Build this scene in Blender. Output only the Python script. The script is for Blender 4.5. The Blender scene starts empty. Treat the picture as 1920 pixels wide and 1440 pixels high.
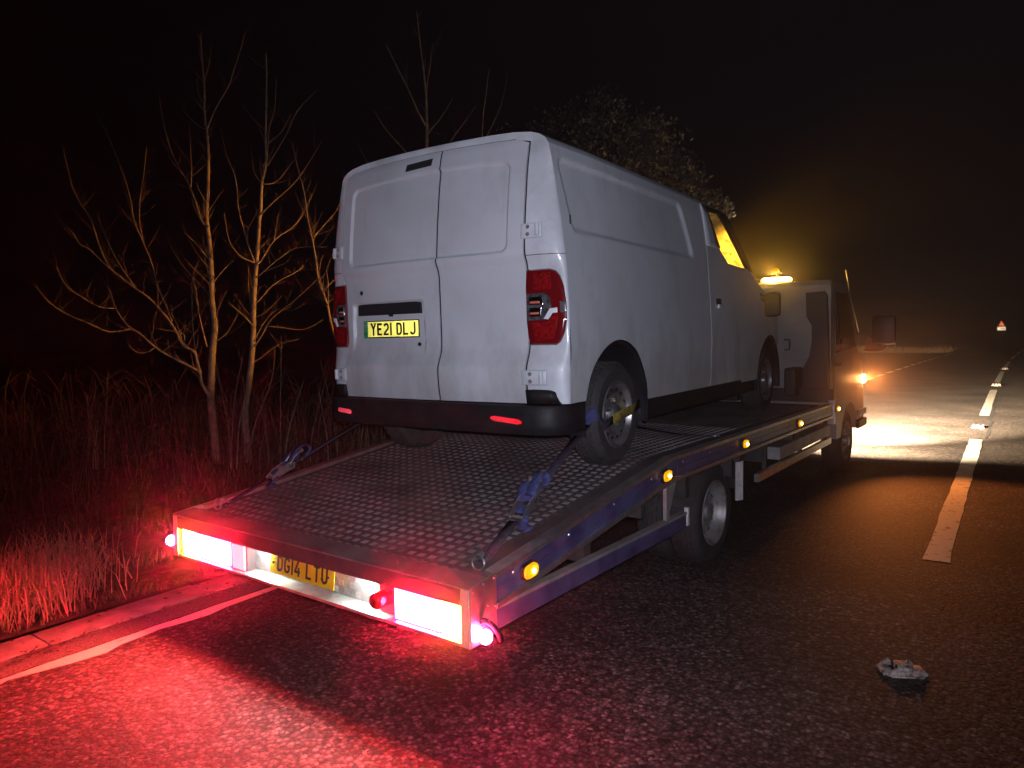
import bpy, bmesh, math, random
from math import sin, cos, pi, radians, sqrt, atan2
from mathutils import Vector, Matrix
random.seed(7)
S = bpy.context.scene
COL = S.collection

# ------------------------------------------------------------------ camera
CF, CYAW, CPITCH, CROLL, CH = 1333.468, 35.0836, 3.44085, -0.94753, 1.5605
_y, _t, _q = radians(CYAW), radians(CPITCH), radians(CROLL)
_fw = Vector((-sin(_y), cos(_y), 0)); _r = Vector((cos(_y), sin(_y), 0)); _u = Vector((0, 0, 1))
FW = _fw*cos(_t) - _u*sin(_t); _u2 = _u*cos(_t) + _fw*sin(_t)
RT = _r*cos(_q) + _u2*sin(_q); UP = -_r*sin(_q) + _u2*cos(_q)
CAM = Vector((0, 0, CH))
cd = bpy.data.cameras.new('camera'); cam = bpy.data.objects.new('camera', cd); COL.objects.link(cam)
cd.sensor_fit = 'HORIZONTAL'; cd.sensor_width = 36; cd.lens = CF/1920*36
cd.clip_start = 0.05; cd.clip_end = 3000
cam.matrix_world = Matrix(((RT.x, UP.x, -FW.x, CAM.x), (RT.y, UP.y, -FW.y, CAM.y), (RT.z, UP.z, -FW.z, CAM.z), (0, 0, 0, 1)))
S.camera = cam

def W(px, py, z):
    """world point at a measured photo position and a chosen distance"""
    return CAM + FW*z + RT*((px-960)/CF*z) - UP*((py-720)/CF*z)

# ------------------------------------------------------------------ world, exposure
w = bpy.data.worlds.new('World'); S.world = w; w.use_nodes = True
nt = w.node_tree; nt.nodes.clear()
out = nt.nodes.new('ShaderNodeOutputWorld'); bg = nt.nodes.new('ShaderNodeBackground')
sky = nt.nodes.new('ShaderNodeTexSky'); sky.sky_type = 'NISHITA'; sky.sun_disc = False
sky.sun_elevation = radians(-7); sky.sun_rotation = radians(160)
mx = nt.nodes.new('ShaderNodeMix'); mx.data_type = 'RGBA'; mx.blend_type = 'MIX'
mx.inputs[0].default_value = 0.985; mx.inputs[7].default_value = (0.014, 0.004, 0.006, 1)
nt.links.new(sky.outputs[0], mx.inputs[6]); nt.links.new(mx.outputs[2], bg.inputs[0]); nt.links.new(bg.outputs[0], out.inputs[0])
bg.inputs[1].default_value = 0.12
S.view_settings.view_transform = 'Standard'; S.view_settings.look = 'None'
S.view_settings.exposure = 0; S.view_settings.gamma = 1; S.view_settings.use_curve_mapping = False
S.cycles.use_denoising = True
S.cycles.sample_clamp_indirect = 14.0
S.cycles.blur_glossy = 0.0
S.cycles.max_bounces = 8; S.cycles.glossy_bounces = 4; S.cycles.diffuse_bounces = 3
S.cycles.transparent_max_bounces = 8; S.cycles.volume_bounces = 0
S.cycles.volume_step_rate = 4

def lamp(name, kind, loc, power, color, radius=0.03, aim=None, size=60, blend=0.5, parent=None):
    d = bpy.data.lights.new(name, kind); o = bpy.data.objects.new(name, d); COL.objects.link(o)
    d.energy = power; d.color = color; d.shadow_soft_size = radius
    if kind == 'SPOT': d.spot_size = radians(size); d.spot_blend = blend
    o.location = loc
    if aim is not None:
        o.rotation_euler = (Vector(aim)-Vector(loc)).to_track_quat('-Z', 'Y').to_euler()
    if parent: o.parent = parent
    return o

# the photographer's flash, beside the lens
lamp('camera_flash', 'SPOT', CAM + UP*0.045 + RT*0.03, 340, (0.77, 0.80, 1.0), 0.006, aim=CAM+FW*5+RT*0.35+UP*0.25, size=100, blend=1.0)

# ------------------------------------------------------------------ materials
def pmat(name, col, rough=0.5, metal=0.0, noise=None, bump=None, emit=None, spec=0.5, coat=0, alpha=None, trans=None):
    """noise=(scale, dark colour, lo, hi); bump=(scale, strength, distance)"""
    m = bpy.data.materials.new(name); m.use_nodes = True
    n = m.node_tree; b = n.nodes['Principled BSDF']
    b.inputs['Base Color'].default_value = (*col, 1); b.inputs['Roughness'].default_value = rough
    b.inputs['Metallic'].default_value = metal; b.inputs['Specular IOR Level'].default_value = spec
    b.inputs['Coat Weight'].default_value = coat
    tc = n.nodes.new('ShaderNodeTexCoord')
    if noise:
        t = n.nodes.new('ShaderNodeTexNoise'); t.inputs['Scale'].default_value = noise[0]; t.inputs['Detail'].default_value = 8
        t.inputs['Roughness'].default_value = 0.65
        n.links.new(tc.outputs['Object'], t.inputs['Vector'])
        mr = n.nodes.new('ShaderNodeMapRange'); mr.inputs[1].default_value = noise[2]; mr.inputs[2].default_value = noise[3]
        n.links.new(t.outputs[0], mr.inputs[0])
        x = n.nodes.new('ShaderNodeMix'); x.data_type = 'RGBA'
        x.inputs[6].default_value = (*noise[1], 1); x.inputs[7].default_value = (*col, 1)
        n.links.new(mr.outputs[0], x.inputs[0]); n.links.new(x.outputs[2], b.inputs['Base Color'])
    if bump:
        t2 = n.nodes.new('ShaderNodeTexNoise'); t2.inputs['Scale'].default_value = bump[0]; t2.inputs['Detail'].default_value = 5
        n.links.new(tc.outputs['Object'], t2.inputs['Vector'])
        bp = n.nodes.new('ShaderNodeBump'); bp.inputs['Strength'].default_value = bump[1]; bp.inputs['Distance'].default_value = bump[2]
        n.links.new(t2.outputs[0], bp.inputs['Height']); n.links.new(bp.outputs[0], b.inputs['Normal'])
    if emit:
        b.inputs['Emission Color'].default_value = (*emit[0], 1); b.inputs['Emission Strength'].default_value = emit[1]
    if trans is not None: b.inputs['Transmission Weight'].default_value = trans
    if alpha is not None: b.inputs['Alpha'].default_value = alpha
    return m

def asphalt_mat(name, scale, dark, light, bstr=0.8, dist=0.006, patch=1.0):
    m = bpy.data.materials.new(name); m.use_nodes = True
    n = m.node_tree; b = n.nodes['Principled BSDF']; L = n.links.new
    tc = n.nodes.new('ShaderNodeTexCoord')
    wn = n.nodes.new('ShaderNodeTexNoise'); wn.inputs['Scale'].default_value = 60; wn.inputs['Detail'].default_value = 2
    L(tc.outputs['Object'], wn.inputs['Vector'])
    ad = n.nodes.new('ShaderNodeVectorMath'); ad.operation = 'MULTIPLY_ADD'
    ad.inputs[1].default_value = (0.02, 0.02, 0.0); L(wn.outputs['Color'], ad.inputs[0]); L(tc.outputs['Object'], ad.inputs[2])
    v = n.nodes.new('ShaderNodeTexVoronoi'); v.inputs['Scale'].default_value = scale; L(ad.outputs[0], v.inputs['Vector'])
    v2 = n.nodes.new('ShaderNodeTexVoronoi'); v2.inputs['Scale'].default_value = scale*2.3; L(ad.outputs[0], v2.inputs['Vector'])
    sep = n.nodes.new('ShaderNodeSeparateColor'); L(v.outputs['Color'], sep.inputs[0])
    cr = n.nodes.new('ShaderNodeValToRGB'); e = cr.color_ramp.elements
    e[0].position = 0; e[0].color = (*[c*0.55 for c in dark], 1); e[1].position = 1; e[1].color = (*light, 1)
    a = e.new(0.45); a.color = (*dark, 1); a2 = e.new(0.86); a2.color = (*[(p*0.6+q*0.4) for p, q in zip(dark, light)], 1)
    L(sep.outputs[0], cr.inputs[0])
    # tar between the chippings
    mr = n.nodes.new('ShaderNodeMapRange'); mr.inputs[1].default_value = 0.30; mr.inputs[2].default_value = 0.62
    mr.inputs[3].default_value = 1; mr.inputs[4].default_value = 0.42; L(v.outputs['Distance'], mr.inputs[0])
    mu = n.nodes.new('ShaderNodeMix'); mu.data_type = 'RGBA'; mu.blend_type = 'MULTIPLY'; mu.inputs[0].default_value = 1
    L(cr.outputs[0], mu.inputs[6]); L(mr.outputs[0], mu.inputs[7])
    big = n.nodes.new('ShaderNodeTexNoise'); big.inputs['Scale'].default_value = 0.9; big.inputs['Detail'].default_value = 6; L(tc.outputs['Object'], big.inputs['Vector'])
    mb = n.nodes.new('ShaderNodeMapRange'); mb.inputs[1].default_value = 0.3; mb.inputs[2].default_value = 0.7
    mb.inputs[3].default_value = 1-0.45*patch; mb.inputs[4].default_value = 1+0.3*patch; L(big.outputs[0], mb.inputs[0])
    mu2 = n.nodes.new('ShaderNodeMix'); mu2.data_type = 'RGBA'; mu2.blend_type = 'MULTIPLY'; mu2.inputs[0].default_value = 1
    L(mu.outputs[2], mu2.inputs[6]); L(mb.outputs[0], mu2.inputs[7]); L(mu2.outputs[2], b.inputs['Base Color'])
    b.inputs['Roughness'].default_value = 0.72; b.inputs['Specular IOR Level'].default_value = 0.35
    hs = n.nodes.new('ShaderNodeMath'); hs.operation = 'MULTIPLY_ADD'; hs.inputs[1].default_value = -1.0
    sc = n.nodes.new('ShaderNodeMath'); sc.operation = 'MULTIPLY'; sc.inputs[1].default_value = -0.35; L(v2.outputs['Distance'], sc.inputs[0])
    rn = n.nodes.new('ShaderNodeMath'); rn.operation = 'MULTIPLY_ADD'; rn.inputs[1].default_value = 0.7
    L(sep.outputs[1], rn.inputs[0]); L(sc.outputs[0], rn.inputs[2])
    L(v.outputs['Distance'], hs.inputs[0]); L(rn.outputs[0], hs.inputs[2])
    bp = n.nodes.new('ShaderNodeBump'); bp.inputs['Strength'].default_value = bstr; bp.inputs['Distance'].default_value = dist
    L(hs.outputs[0], bp.inputs['Height']); L(bp.outputs[0], b.inputs['Normal'])
    return m

def worn_paint(name, col, under, scale=9, lo=0.42, hi=0.5):
    m = pmat(name, col, 0.6, noise=(scale, under, lo, hi), bump=(120, 0.5, 0.004))
    return m

M = {}
M['asphalt'] = asphalt_mat('chip_seal_asphalt', 52, (0.078, 0.063, 0.056), (0.25, 0.21, 0.19), 0.6, 0.005, 1.3)
M['asphalt2'] = asphalt_mat('side_road_asphalt', 80, (0.075, 0.07, 0.065), (0.2, 0.19, 0.18), 0.5, 0.004)
M['channel'] = asphalt_mat('edge_strip', 200, (0.23, 0.21, 0.19), (0.32, 0.30, 0.27), 0.3, 0.0015)
M['kerb'] = pmat('kerb_concrete', (0.30, 0.28, 0.25), 0.85, noise=(7, (0.15, 0.135, 0.115), 0.35, 0.6), bump=(90, 0.5, 0.003))
M['line'] = worn_paint('road_line_paint', (0.72, 0.70, 0.62), (0.10, 0.095, 0.09), 14, 0.36, 0.42)
M['edgeline'] = worn_paint('edge_line_paint', (0.72, 0.69, 0.52), (0.30, 0.28, 0.2), 18, 0.30, 0.42)
M['soil'] = pmat('verge_soil', (0.055, 0.045, 0.03), 0.95, noise=(5, (0.02, 0.018, 0.012), 0.35, 0.65), bump=(14, 0.9, 0.05))
M['grass'] = pmat('dry_grass', (0.060, 0.044, 0.027), 0.7, noise=(2.5, (0.08, 0.08, 0.03), 0.35, 0.65))
M['straw'] = pmat('straw', (0.30, 0.21, 0.12), 0.7)
M['deadleaf'] = pmat('dead_leaf', (0.10, 0.055, 0.03), 0.8, noise=(30, (0.05, 0.03, 0.02), 0.4, 0.6))
M['bark'] = pmat('pale_bark', (0.34, 0.29, 0.22), 0.8, noise=(9, (0.15, 0.12, 0.09), 0.35, 0.62), bump=(40, 0.6, 0.01))
M['twig'] = pmat('twig_bark', (0.20, 0.16, 0.11), 0.8, noise=(12, (0.09, 0.07, 0.05), 0.35, 0.65))
M['leaf'] = pmat('evergreen_leaf', (0.055, 0.050, 0.04), 0.45, noise=(6, (0.03, 0.03, 0.02), 0.4, 0.6))
M['leaf'].node_tree.nodes['Principled BSDF'].inputs['Specular IOR Level'].default_value = 0.6
M['van'] = pmat('white_van_paint', (0.66, 0.68, 0.70), 0.42, noise=(1.6, (0.57, 0.58, 0.59), 0.35, 0.65), bump=(500, 0.05, 0.001), coat=0.25)
def grime(m):
    n = m.node_tree; L = n.links.new; b = n.nodes['Principled BSDF']; src = b.inputs['Base Color'].links[0].from_socket
    tc = n.nodes.new('ShaderNodeTexCoord'); sx = n.nodes.new('ShaderNodeSeparateXYZ'); L(tc.outputs['Object'], sx.inputs[0])
    ns = n.nodes.new('ShaderNodeTexNoise'); ns.inputs['Scale'].default_value = 4; ns.inputs['Detail'].default_value = 9; ns.inputs['Roughness'].default_value = .7
    mp = n.nodes.new('ShaderNodeMapping'); mp.inputs['Scale'].default_value = (1, 1, .35); L(tc.outputs['Object'], mp.inputs[0]); L(mp.outputs[0], ns.inputs[0])
    a = n.nodes.new('ShaderNodeMapRange'); a.inputs[1].default_value = .95; a.inputs[2].default_value = .38; a.inputs[3].default_value = 0; a.inputs[4].default_value = .30; L(sx.outputs[2], a.inputs[0])
    ad = n.nodes.new('ShaderNodeMath'); ad.operation = 'ADD'; L(a.outputs[0], ad.inputs[0]); L(ns.outputs[0], ad.inputs[1])
    c = n.nodes.new('ShaderNodeMapRange'); c.inputs[1].default_value = .54; c.inputs[2].default_value = .92; c.inputs[4].default_value = .55; L(ad.outputs[0], c.inputs[0])
    x = n.nodes.new('ShaderNodeMix'); x.data_type = 'RGBA'; x.inputs[7].default_value = (.22, .19, .16, 1); L(c.outputs[0], x.inputs[0]); L(src, x.inputs[6]); L(x.outputs[2], b.inputs['Base Color'])
grime(M['van'])
M['pillar'] = pmat('dusty_white_paint', (0.72, 0.74, 0.76), 0.4, noise=(3.0, (0.52, 0.53, 0.54), 0.38, 0.62), coat=0.25)
M['seam'] = pmat('door_gap', (0.01, 0.01, 0.012), 0.8)
M['blackplastic'] = pmat('black_plastic', (0.010, 0.009, 0.010), 0.55, noise=(8, (0.018, 0.016, 0.016), 0.4, 0.6), spec=.3)
M['rubber'] = pmat('tyre_rubber', (0.022, 0.021, 0.021), 0.8, noise=(14, (0.045, 0.04, 0.037), 0.45, 0.7))
M['steel'] = pmat('painted_steel_rim', (0.50, 0.50, 0.50), 0.35, 0.85, noise=(10, (0.24, 0.21, 0.19), 0.35, 0.6))
M['rustysteel'] = pmat('dull_truck_rim', (0.42, 0.40, 0.38), 0.5, 0.6, noise=(10, (0.2, 0.17, 0.14), 0.35, 0.6))
M['alu'] = pmat('aluminium', (0.62, 0.60, 0.58), 0.35, 0.9, noise=(16, (0.42, 0.40, 0.38), 0.35, 0.65), bump=(60, 0.1, 0.001))
M['tread'] = pmat('worn_tread_metal', (0.30, 0.26, 0.25), 0.5, 0.25, noise=(2.2, (0.12, 0.10, 0.095), 0.36, 0.60))
M['deck'] = pmat('dirty_deck_plate', (0.14, 0.108, 0.104), 0.6, 0.15, noise=(3.2, (0.045, 0.036, 0.034), 0.3, 0.7), bump=(80, 0.2, 0.001))
M['galv'] = pmat('galvanised', (0.42, 0.40, 0.38), 0.5, 0.4, noise=(7, (0.26, 0.24, 0.22), 0.35, 0.65))
M['edgeplate'] = pmat('dirty_edge_plate', (0.20, 0.17, 0.16), 0.55, 0.3, noise=(5, (0.09, 0.075, 0.07), 0.35, 0.65))
M['blue'] = pmat('blue_side_paint', (0.085, 0.080, 0.17), 0.35, noise=(5, (0.035, 0.030, 0.09), 0.35, 0.6), coat=0.3)
M['chassis'] = pmat('chassis_black', (0.025, 0.023, 0.022), 0.7, noise=(6, (0.05, 0.04, 0.035), 0.4, 0.6))
M['chrome'] = pmat('chrome', (0.85, 0.85, 0.86), 0.12, 1.0)
M['redlens'] = pmat('red_lens', (0.40, 0.008, 0.010), 0.12, coat=1.0, noise=(55, (0.10, 0.003, 0.004), 0.35, 0.62), bump=(160, 0.25, 0.002))
M['reddark'] = pmat('dark_red_lens', (0.16, 0.004, 0.006), 0.12, coat=1.0)
M['clearlens'] = pmat('clear_lens', (0.30, 0.30, 0.31), 0.12, 0.6, coat=1.0, noise=(40, (0.10, 0.09, 0.09), 0.4, 0.6))
M['greylens'] = pmat('smoked_lens', (0.12, 0.10, 0.10), 0.15, coat=1.0)
M['whitestripe'] = pmat('white_lens_stripe', (0.85, 0.88, 0.9), 0.15, coat=1.0)
M['amber'] = pmat('amber_lens', (0.8, 0.42, 0.01), 0.25, emit=((1.0, 0.42, 0.0), 0.75))
M['amberled'] = pmat('amber_led', (1, 0.7, 0.2), 0.3, emit=((1.0, 0.68, 0.12), 90))
M['beacon'] = pmat('amber_beacon', (1, 0.6, 0.1), 0.3, emit=((1.0, 0.55, 0.10), 60))
M['indicator'] = pmat('front_indicator', (1, 0.6, 0.3), 0.3, emit=((1.0, 0.62, 0.28), 30))
M['redlamp'] = pmat('red_led_panel', (0.9, 0.05, 0.05), 0.3, emit=((1.0, 0.006, 0.034), 800))
M['amberlamp'] = pmat('amber_led_panel', (0.9, 0.4, 0.05), 0.3, emit=((1.0, 0.20, 0.02), 380))
M['redlamp_dim'] = pmat('red_led_panel_dim', (0.9, 0.1, 0.1), 0.3, emit=((1.0, 0.16, 0.20), 4))
M['redball'] = pmat('red_marker_bulb', (0.9, 0.05, 0.05), 0.3, emit=((1.0, 0.02, 0.09), 700))
M['plateled'] = pmat('plate_lamp_led', (1, 1, 1), 0.3, emit=((0.80, 1.0, 0.97), 420))
M['yellow'] = pmat('yellow_plate', (0.86, 0.56, 0.012), 0.45, noise=(9, (0.72, 0.40, 0.010), 0.35, 0.6))
M['retroyellow'] = pmat('reflective_yellow_sheet', (1.0, 0.93, 0.34), 0.38, 1.0)
M['retrored'] = pmat('reflective_red', (1.0, 0.16, 0.20), 0.32, 1.0)
M['retrowhite'] = pmat('reflective_white', (0.98, 0.97, 0.95), 0.22, 1.0)
M['green'] = pmat('green_flash_strip', (0.03, 0.42, 0.16), 0.4)
M['ink'] = pmat('black_print', (0.008, 0.008, 0.01), 0.5)
M['brownink'] = pmat('dark_plate_characters', (0.02, 0.012, 0.01), 0.5)
M['webbing'] = pmat('blue_webbing', (0.06, 0.065, 0.20), 0.85, noise=(60, (0.03, 0.03, 0.09), 0.4, 0.6), bump=(300, 0.4, 0.002))
M['webdark'] = pmat('dirty_dark_webbing', (0.05, 0.04, 0.065), 0.9, noise=(40, (0.025, 0.02, 0.03), 0.4, 0.6))
M['webyellow'] = pmat('dirty_yellow_sleeve', (0.30, 0.22, 0.02), 0.9, noise=(40, (0.14, 0.10, 0.02), 0.4, 0.6))
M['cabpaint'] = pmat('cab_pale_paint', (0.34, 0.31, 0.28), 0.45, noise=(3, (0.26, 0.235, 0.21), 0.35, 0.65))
M['cabdark'] = pmat('cab_dark', (0.02, 0.02, 0.022), 0.5)
M['glassdark'] = pmat('dark_glass', (0.012, 0.012, 0.014), 0.06, coat=1)
M['trim'] = pmat('cream_headliner', (0.55, 0.52, 0.45), 0.85)
M['seat'] = pmat('seat_fabric', (0.16, 0.15, 0.15), 0.9)
M['casting'] = pmat('worn_iron_casting', (0.60, 0.53, 0.46), 0.6, 0.1, noise=(30, (0.12, 0.09, 0.07), 0.38, 0.6), bump=(120, 0.5, 0.002))
M['dirtyiron'] = pmat('dark_recess_rubber', (0.015, 0.013, 0.012), 0.8)
M['grey'] = pmat('grey_sign_back', (0.3, 0.3, 0.3), 0.6)
M['signred'] = pmat('sign_red', (0.65, 0.04, 0.03), 0.5)
M['whiteplastic'] = pmat('white_sheet', (0.72, 0.70, 0.66), 0.5, noise=(20, (0.5, 0.47, 0.43), 0.35, 0.6))
M['arm_orange_light'] = pmat('mirror_arm_orange_light', (0.30, 0.06, 0.02), 0.5)  # orange light falling on the mirror arm is put into its base colour
# windscreen: clear glass with a film of road dust
def dusty_glass():
    m = bpy.data.materials.new('dusty_glass'); m.use_nodes = True; n = m.node_tree; n.nodes.clear(); L = n.links.new
    o = n.nodes.new('ShaderNodeOutputMaterial'); tr = n.nodes.new('ShaderNodeBsdfTransparent'); tr.inputs[0].default_value = (0.92, 0.92, 0.9, 1)
    tl = n.nodes.new('ShaderNodeBsdfTranslucent'); tl.inputs[0].default_value = (0.8, 0.78, 0.7, 1)
    gl = n.nodes.new('ShaderNodeBsdfGlossy'); gl.inputs['Roughness'].default_value = 0.05
    tc = n.nodes.new('ShaderNodeTexCoord'); ns = n.nodes.new('ShaderNodeTexNoise'); ns.inputs['Scale'].default_value = 9; ns.inputs['Detail'].default_value = 5
    L(tc.outputs['Object'], ns.inputs['Vector'])
    mr = n.nodes.new('ShaderNodeMapRange'); mr.inputs[1].default_value = 0.35; mr.inputs[2].default_value = 0.65; mr.inputs[3].default_value = 0.2; mr.inputs[4].default_value = 0.95
    L(ns.outputs[0], mr.inputs[0])
    a = n.nodes.new('ShaderNodeMixShader'); L(mr.outputs[0], a.inputs[0]); L(tr.outputs[0], a.inputs[1]); L(tl.outputs[0], a.inputs[2])
    b = n.nodes.new('ShaderNodeMixShader'); b.inputs[0].default_value = .06; L(a.outputs[0], b.inputs[1]); L(gl.outputs[0], b.inputs[2])
    L(b.outputs[0], o.inputs[0]); return m
M['dustyglass'] = dusty_glass()
def clear_glass():
    m = bpy.data.materials.new('clear_glass'); m.use_nodes = True; n = m.node_tree; n.nodes.clear(); L = n.links.new
    o = n.nodes.new('ShaderNodeOutputMaterial'); tr = n.nodes.new('ShaderNodeBsdfTransparent'); tr.inputs[0].default_value = (0.9, 0.9, 0.88, 1)
    gl = n.nodes.new('ShaderNodeBsdfGlossy'); gl.inputs['Roughness'].default_value = 0.02
    b = n.nodes.new('ShaderNodeMixShader'); b.inputs[0].default_value = .08; L(tr.outputs[0], b.inputs[1]); L(gl.outputs[0], b.inputs[2])
    L(b.outputs[0], o.inputs[0]); return m
M['glass'] = clear_glass()

# ------------------------------------------------------------------ mesh helpers
class MB:
    def __init__(s): s.v = []; s.f = []
    def add(s, vs, fs):
        k = len(s.v); s.v += [tuple(p) for p in vs]; s.f += [tuple(i+k for i in f) for f in fs]; return s
    def box(s, a, b, bev=0):
        (x0, y0, z0), (x1, y1, z1) = a, b
        x0, x1 = min(x0, x1), max(x0, x1); y0, y1 = min(y0, y1), max(y0, y1); z0, z1 = min(z0, z1), max(z0, z1)
        if bev <= 0:
            vs = [(x0,y0,z0),(x1,y0,z0),(x1,y1,z0),(x0,y1,z0),(x0,y0,z1),(x1,y0,z1),(x1,y1,z1),(x0,y1,z1)]
            return s.add(vs, [(0,3,2,1),(4,5,6,7),(0,1,5,4),(1,2,6,5),(2,3,7,6),(3,0,4,7)])
        bm = bmesh.new(); bmesh.ops.create_cube(bm, size=1)
        for q in bm.verts: q.co = Vector(((x0+x1)/2+q.co.x*(x1-x0), (y0+y1)/2+q.co.y*(y1-y0), (z0+z1)/2+q.co.z*(z1-z0)))
        bmesh.ops.bevel(bm, geom=bm.edges[:], offset=min(bev, (x1-x0)*.45, (y1-y0)*.45, (z1-z0)*.45), segments=2, affect='EDGES', profile=0.6)
        bm.verts.index_update(); s.add([q.co[:] for q in bm.verts], [[q.index for q in f.verts] for f in bm.faces]); bm.free(); return s
    def tube(s, pts, r, n=8, cap=True):
        pts = [Vector(p) for p in pts]; rs = r if isinstance(r, (list, tuple)) else [r]*len(pts)
        k = len(s.v); up = Vector((0, 0, 1)); prev = None
        for i, p in enumerate(pts):
            d = (pts[min(i+1, len(pts)-1)] - pts[max(i-1, 0)]).normalized()
            if prev is None:
                a = d.cross(up if abs(d.z) < 0.9 else Vector((1, 0, 0))).normalized()
            else:
                a = (prev - d*prev.dot(d)); a = a.normalized() if a.length > 1e-6 else d.orthogonal().normalized()
            prev = a; b = d.cross(a)
            for j in range(n):
                t = 2*pi*j/n; s.v.append(tuple(p + (a*cos(t)+b*sin(t))*rs[i]))
        for i in range(len(pts)-1):
            for j in range(n):
                a0 = k+i*n+j; a1 = k+i*n+(j+1) % n
                s.f.append((a0, a1, a1+n, a0+n))
        if cap:
            s.f.append(tuple(k+j for j in reversed(range(n)))); e = k+(len(pts)-1)*n; s.f.append(tuple(e+j for j in range(n)))
        return s
    def lathe(s, prof, axis='x', n=32, c=(0, 0, 0), close=False):
        """prof: (radius, offset along axis)"""
        k = len(s.v)
        for r, h in prof:
            for j in range(n):
                t = 2*pi*j/n; a, b = r*cos(t), r*sin(t)
                p = {'x': (h, a, b), 'y': (a, h, b), 'z': (a, b, h)}[axis]
                s.v.append((p[0]+c[0], p[1]+c[1], p[2]+c[2]))
        for i in range(len(prof)-1):
            for j in range(n):
                a0 = k+i*n+j; a1 = k+i*n+(j+1) % n; s.f.append((a0, a1, a1+n, a0+n))
        return s
    def grid(s, P, nu, nv):
        """P(i,j) for i<=nu, j<=nv"""
        k = len(s.v)
        for i in range(nu+1):
            for j in range(nv+1): s.v.append(tuple(P(i, j)))
        for i in range(nu):
            for j in range(nv):
                a = k+i*(nv+1)+j; s.f.append((a, a+nv+1, a+nv+2, a+1))
        return s
    def prism(s, poly, d, off=(0, 0, 0)):
        """extrude polygon (3-D points) by vector d"""
        n = len(poly); poly = [Vector(p)+Vector(off) for p in poly]; d = Vector(d)
        vs = [tuple(p) for p in poly] + [tuple(p+d) for p in poly]
        fs = [tuple(range(n)), tuple(reversed(range(n, 2*n)))] + [((i+1) % n, i, n+i, n+(i+1) % n) for i in range(n)]
        return s.add(vs, fs)
    def build(s, name, mat, parent=None, smooth=False, fix=True):
        me = bpy.data.meshes.new(name); me.from_pydata(s.v, [], s.f); me.materials.append(mat)
        if fix:
            bm = bmesh.new(); bm.from_mesh(me); bmesh.ops.recalc_face_normals(bm, faces=bm.faces[:]); bm.to_mesh(me); bm.free()
        o = bpy.data.objects.new(name, me); COL.objects.link(o)
        if smooth:
            me.shade_smooth()
            if smooth is not True: me.set_sharp_from_angle(angle=radians(smooth))
        if parent: o.parent = parent
        return o

def tag(o, label=None, cat=None, group=None, kind=None):
    if label: o['label'] = label
    if cat: o['category'] = cat
    if group: o['group'] = group
    if kind: o['kind'] = kind
    return o
def empty(name, loc=(0, 0, 0), rz=0):
    o = bpy.data.objects.new(name, None); COL.objects.link(o); o.location = loc; o.rotation_euler = (0, 0, rz); o.empty_display_size = 0.2
    return o
def copy_tree(o, parent=None):
    c = o.copy(); COL.objects.link(c); c.parent = parent
    for ch in o.children: copy_tree(ch, c)
    return c

def corner_cubes(x0, x1, z0, z1, a, ok=None):
    """sheet of little corner cubes facing -Y (outer tips at y=0): real micro-prism reflector geometry"""
    m = MB(); e1 = Vector((1, -1, 0))/sqrt(2); e2 = Vector((1, 1, -2))/sqrt(6); nn = Vector((1, 1, 1))/sqrt(3)
    idx = {}
    def vert(p):
        if p not in idx:
            q = Vector(p)*a
            idx[p] = len(m.v); m.v.append((q.dot(e1)+(x0+x1)/2, -(q.dot(nn)) + 2*a/sqrt(3), q.dot(e2)+(z0+z1)/2))
        return idx[p]
    R_ = int(max(x1-x0, z1-z0)/a/1.2)+3
    for i in range(-R_, R_+1):
        for j in range(-R_, R_+1):
            k = -i-j; q = Vector((i, j, k))*a; X = q.dot(e1)+(x0+x1)/2; Z = q.dot(e2)+(z0+z1)/2
            if X < x0+a or X > x1-a or Z < z0+a or Z > z1-a: continue
            if ok and not ok(X, Z): continue
            for d1, d2 in (((1,0,0),(0,1,0)), ((0,1,0),(0,0,1)), ((0,0,1),(1,0,0))):
                A = (i, j, k); B = (i+d1[0], j+d1[1], k+d1[2]); Cc = (i+d1[0]+d2[0], j+d1[1]+d2[1], k+d1[2]+d2[2]); D = (i+d2[0], j+d2[1], k+d2[2])
                m.f.append((vert(A), vert(B), vert(Cc), vert(D)))
    return m

# ------------------------------------------------------------------ plate lettering (stroke glyphs, cell 50 x 79, stroke 14)
def arc(cx, cy, r, a0, a1, n=6, ry=None):
    ry = ry or r
    return [(cx+r*cos(radians(a0+(a1-a0)*i/n)), cy+ry*sin(radians(a0+(a1-a0)*i/n))) for i in range(n+1)]
GL = {
 'Y': [[(5, 79), (25, 40)], [(45, 79), (25, 40)], [(25, 43), (25, 0)]],
 'E': [[(43, 72), (7, 72), (7, 7), (43, 7)], [(7, 41), (38, 41)]],
 '2': [arc(25, 54, 18, 165, -20, 8) + [(40, 42), (8, 14), (7, 7), (45, 7)]],
 '1': [[(25, 79), (25, 0)]],
 'D': [[(7, 7), (7, 72)] + arc(25, 54, 18, 90, 0, 5) + arc(25, 25, 18, 0, -90, 5) + [(7, 7)]],
 'L': [[(7, 79), (7, 7), (43, 7)]],
 'J': [[(43, 79), (43, 22)] + arc(25, 25, 18, -10, -165, 7)],
 'G': [arc(25, 54, 18, 15, 180, 7) + arc(25, 25, 18, 180, 360, 8) + [(43, 36), (27, 36)]],
 '4': [[(34, 79), (8, 26), (8, 22), (48, 22)], [(36, 44), (36, 0)]],
 'T': [[(3, 72), (47, 72)], [(25, 70), (25, 0)]],
 'U': [[(7, 79), (7, 25)] + arc(25, 25, 18, 180, 360, 8) + [(43, 79)]],
 'K': [[(7, 79), (7, 0)], [(45, 79), (12, 40), (45, 0)]],
}
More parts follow.
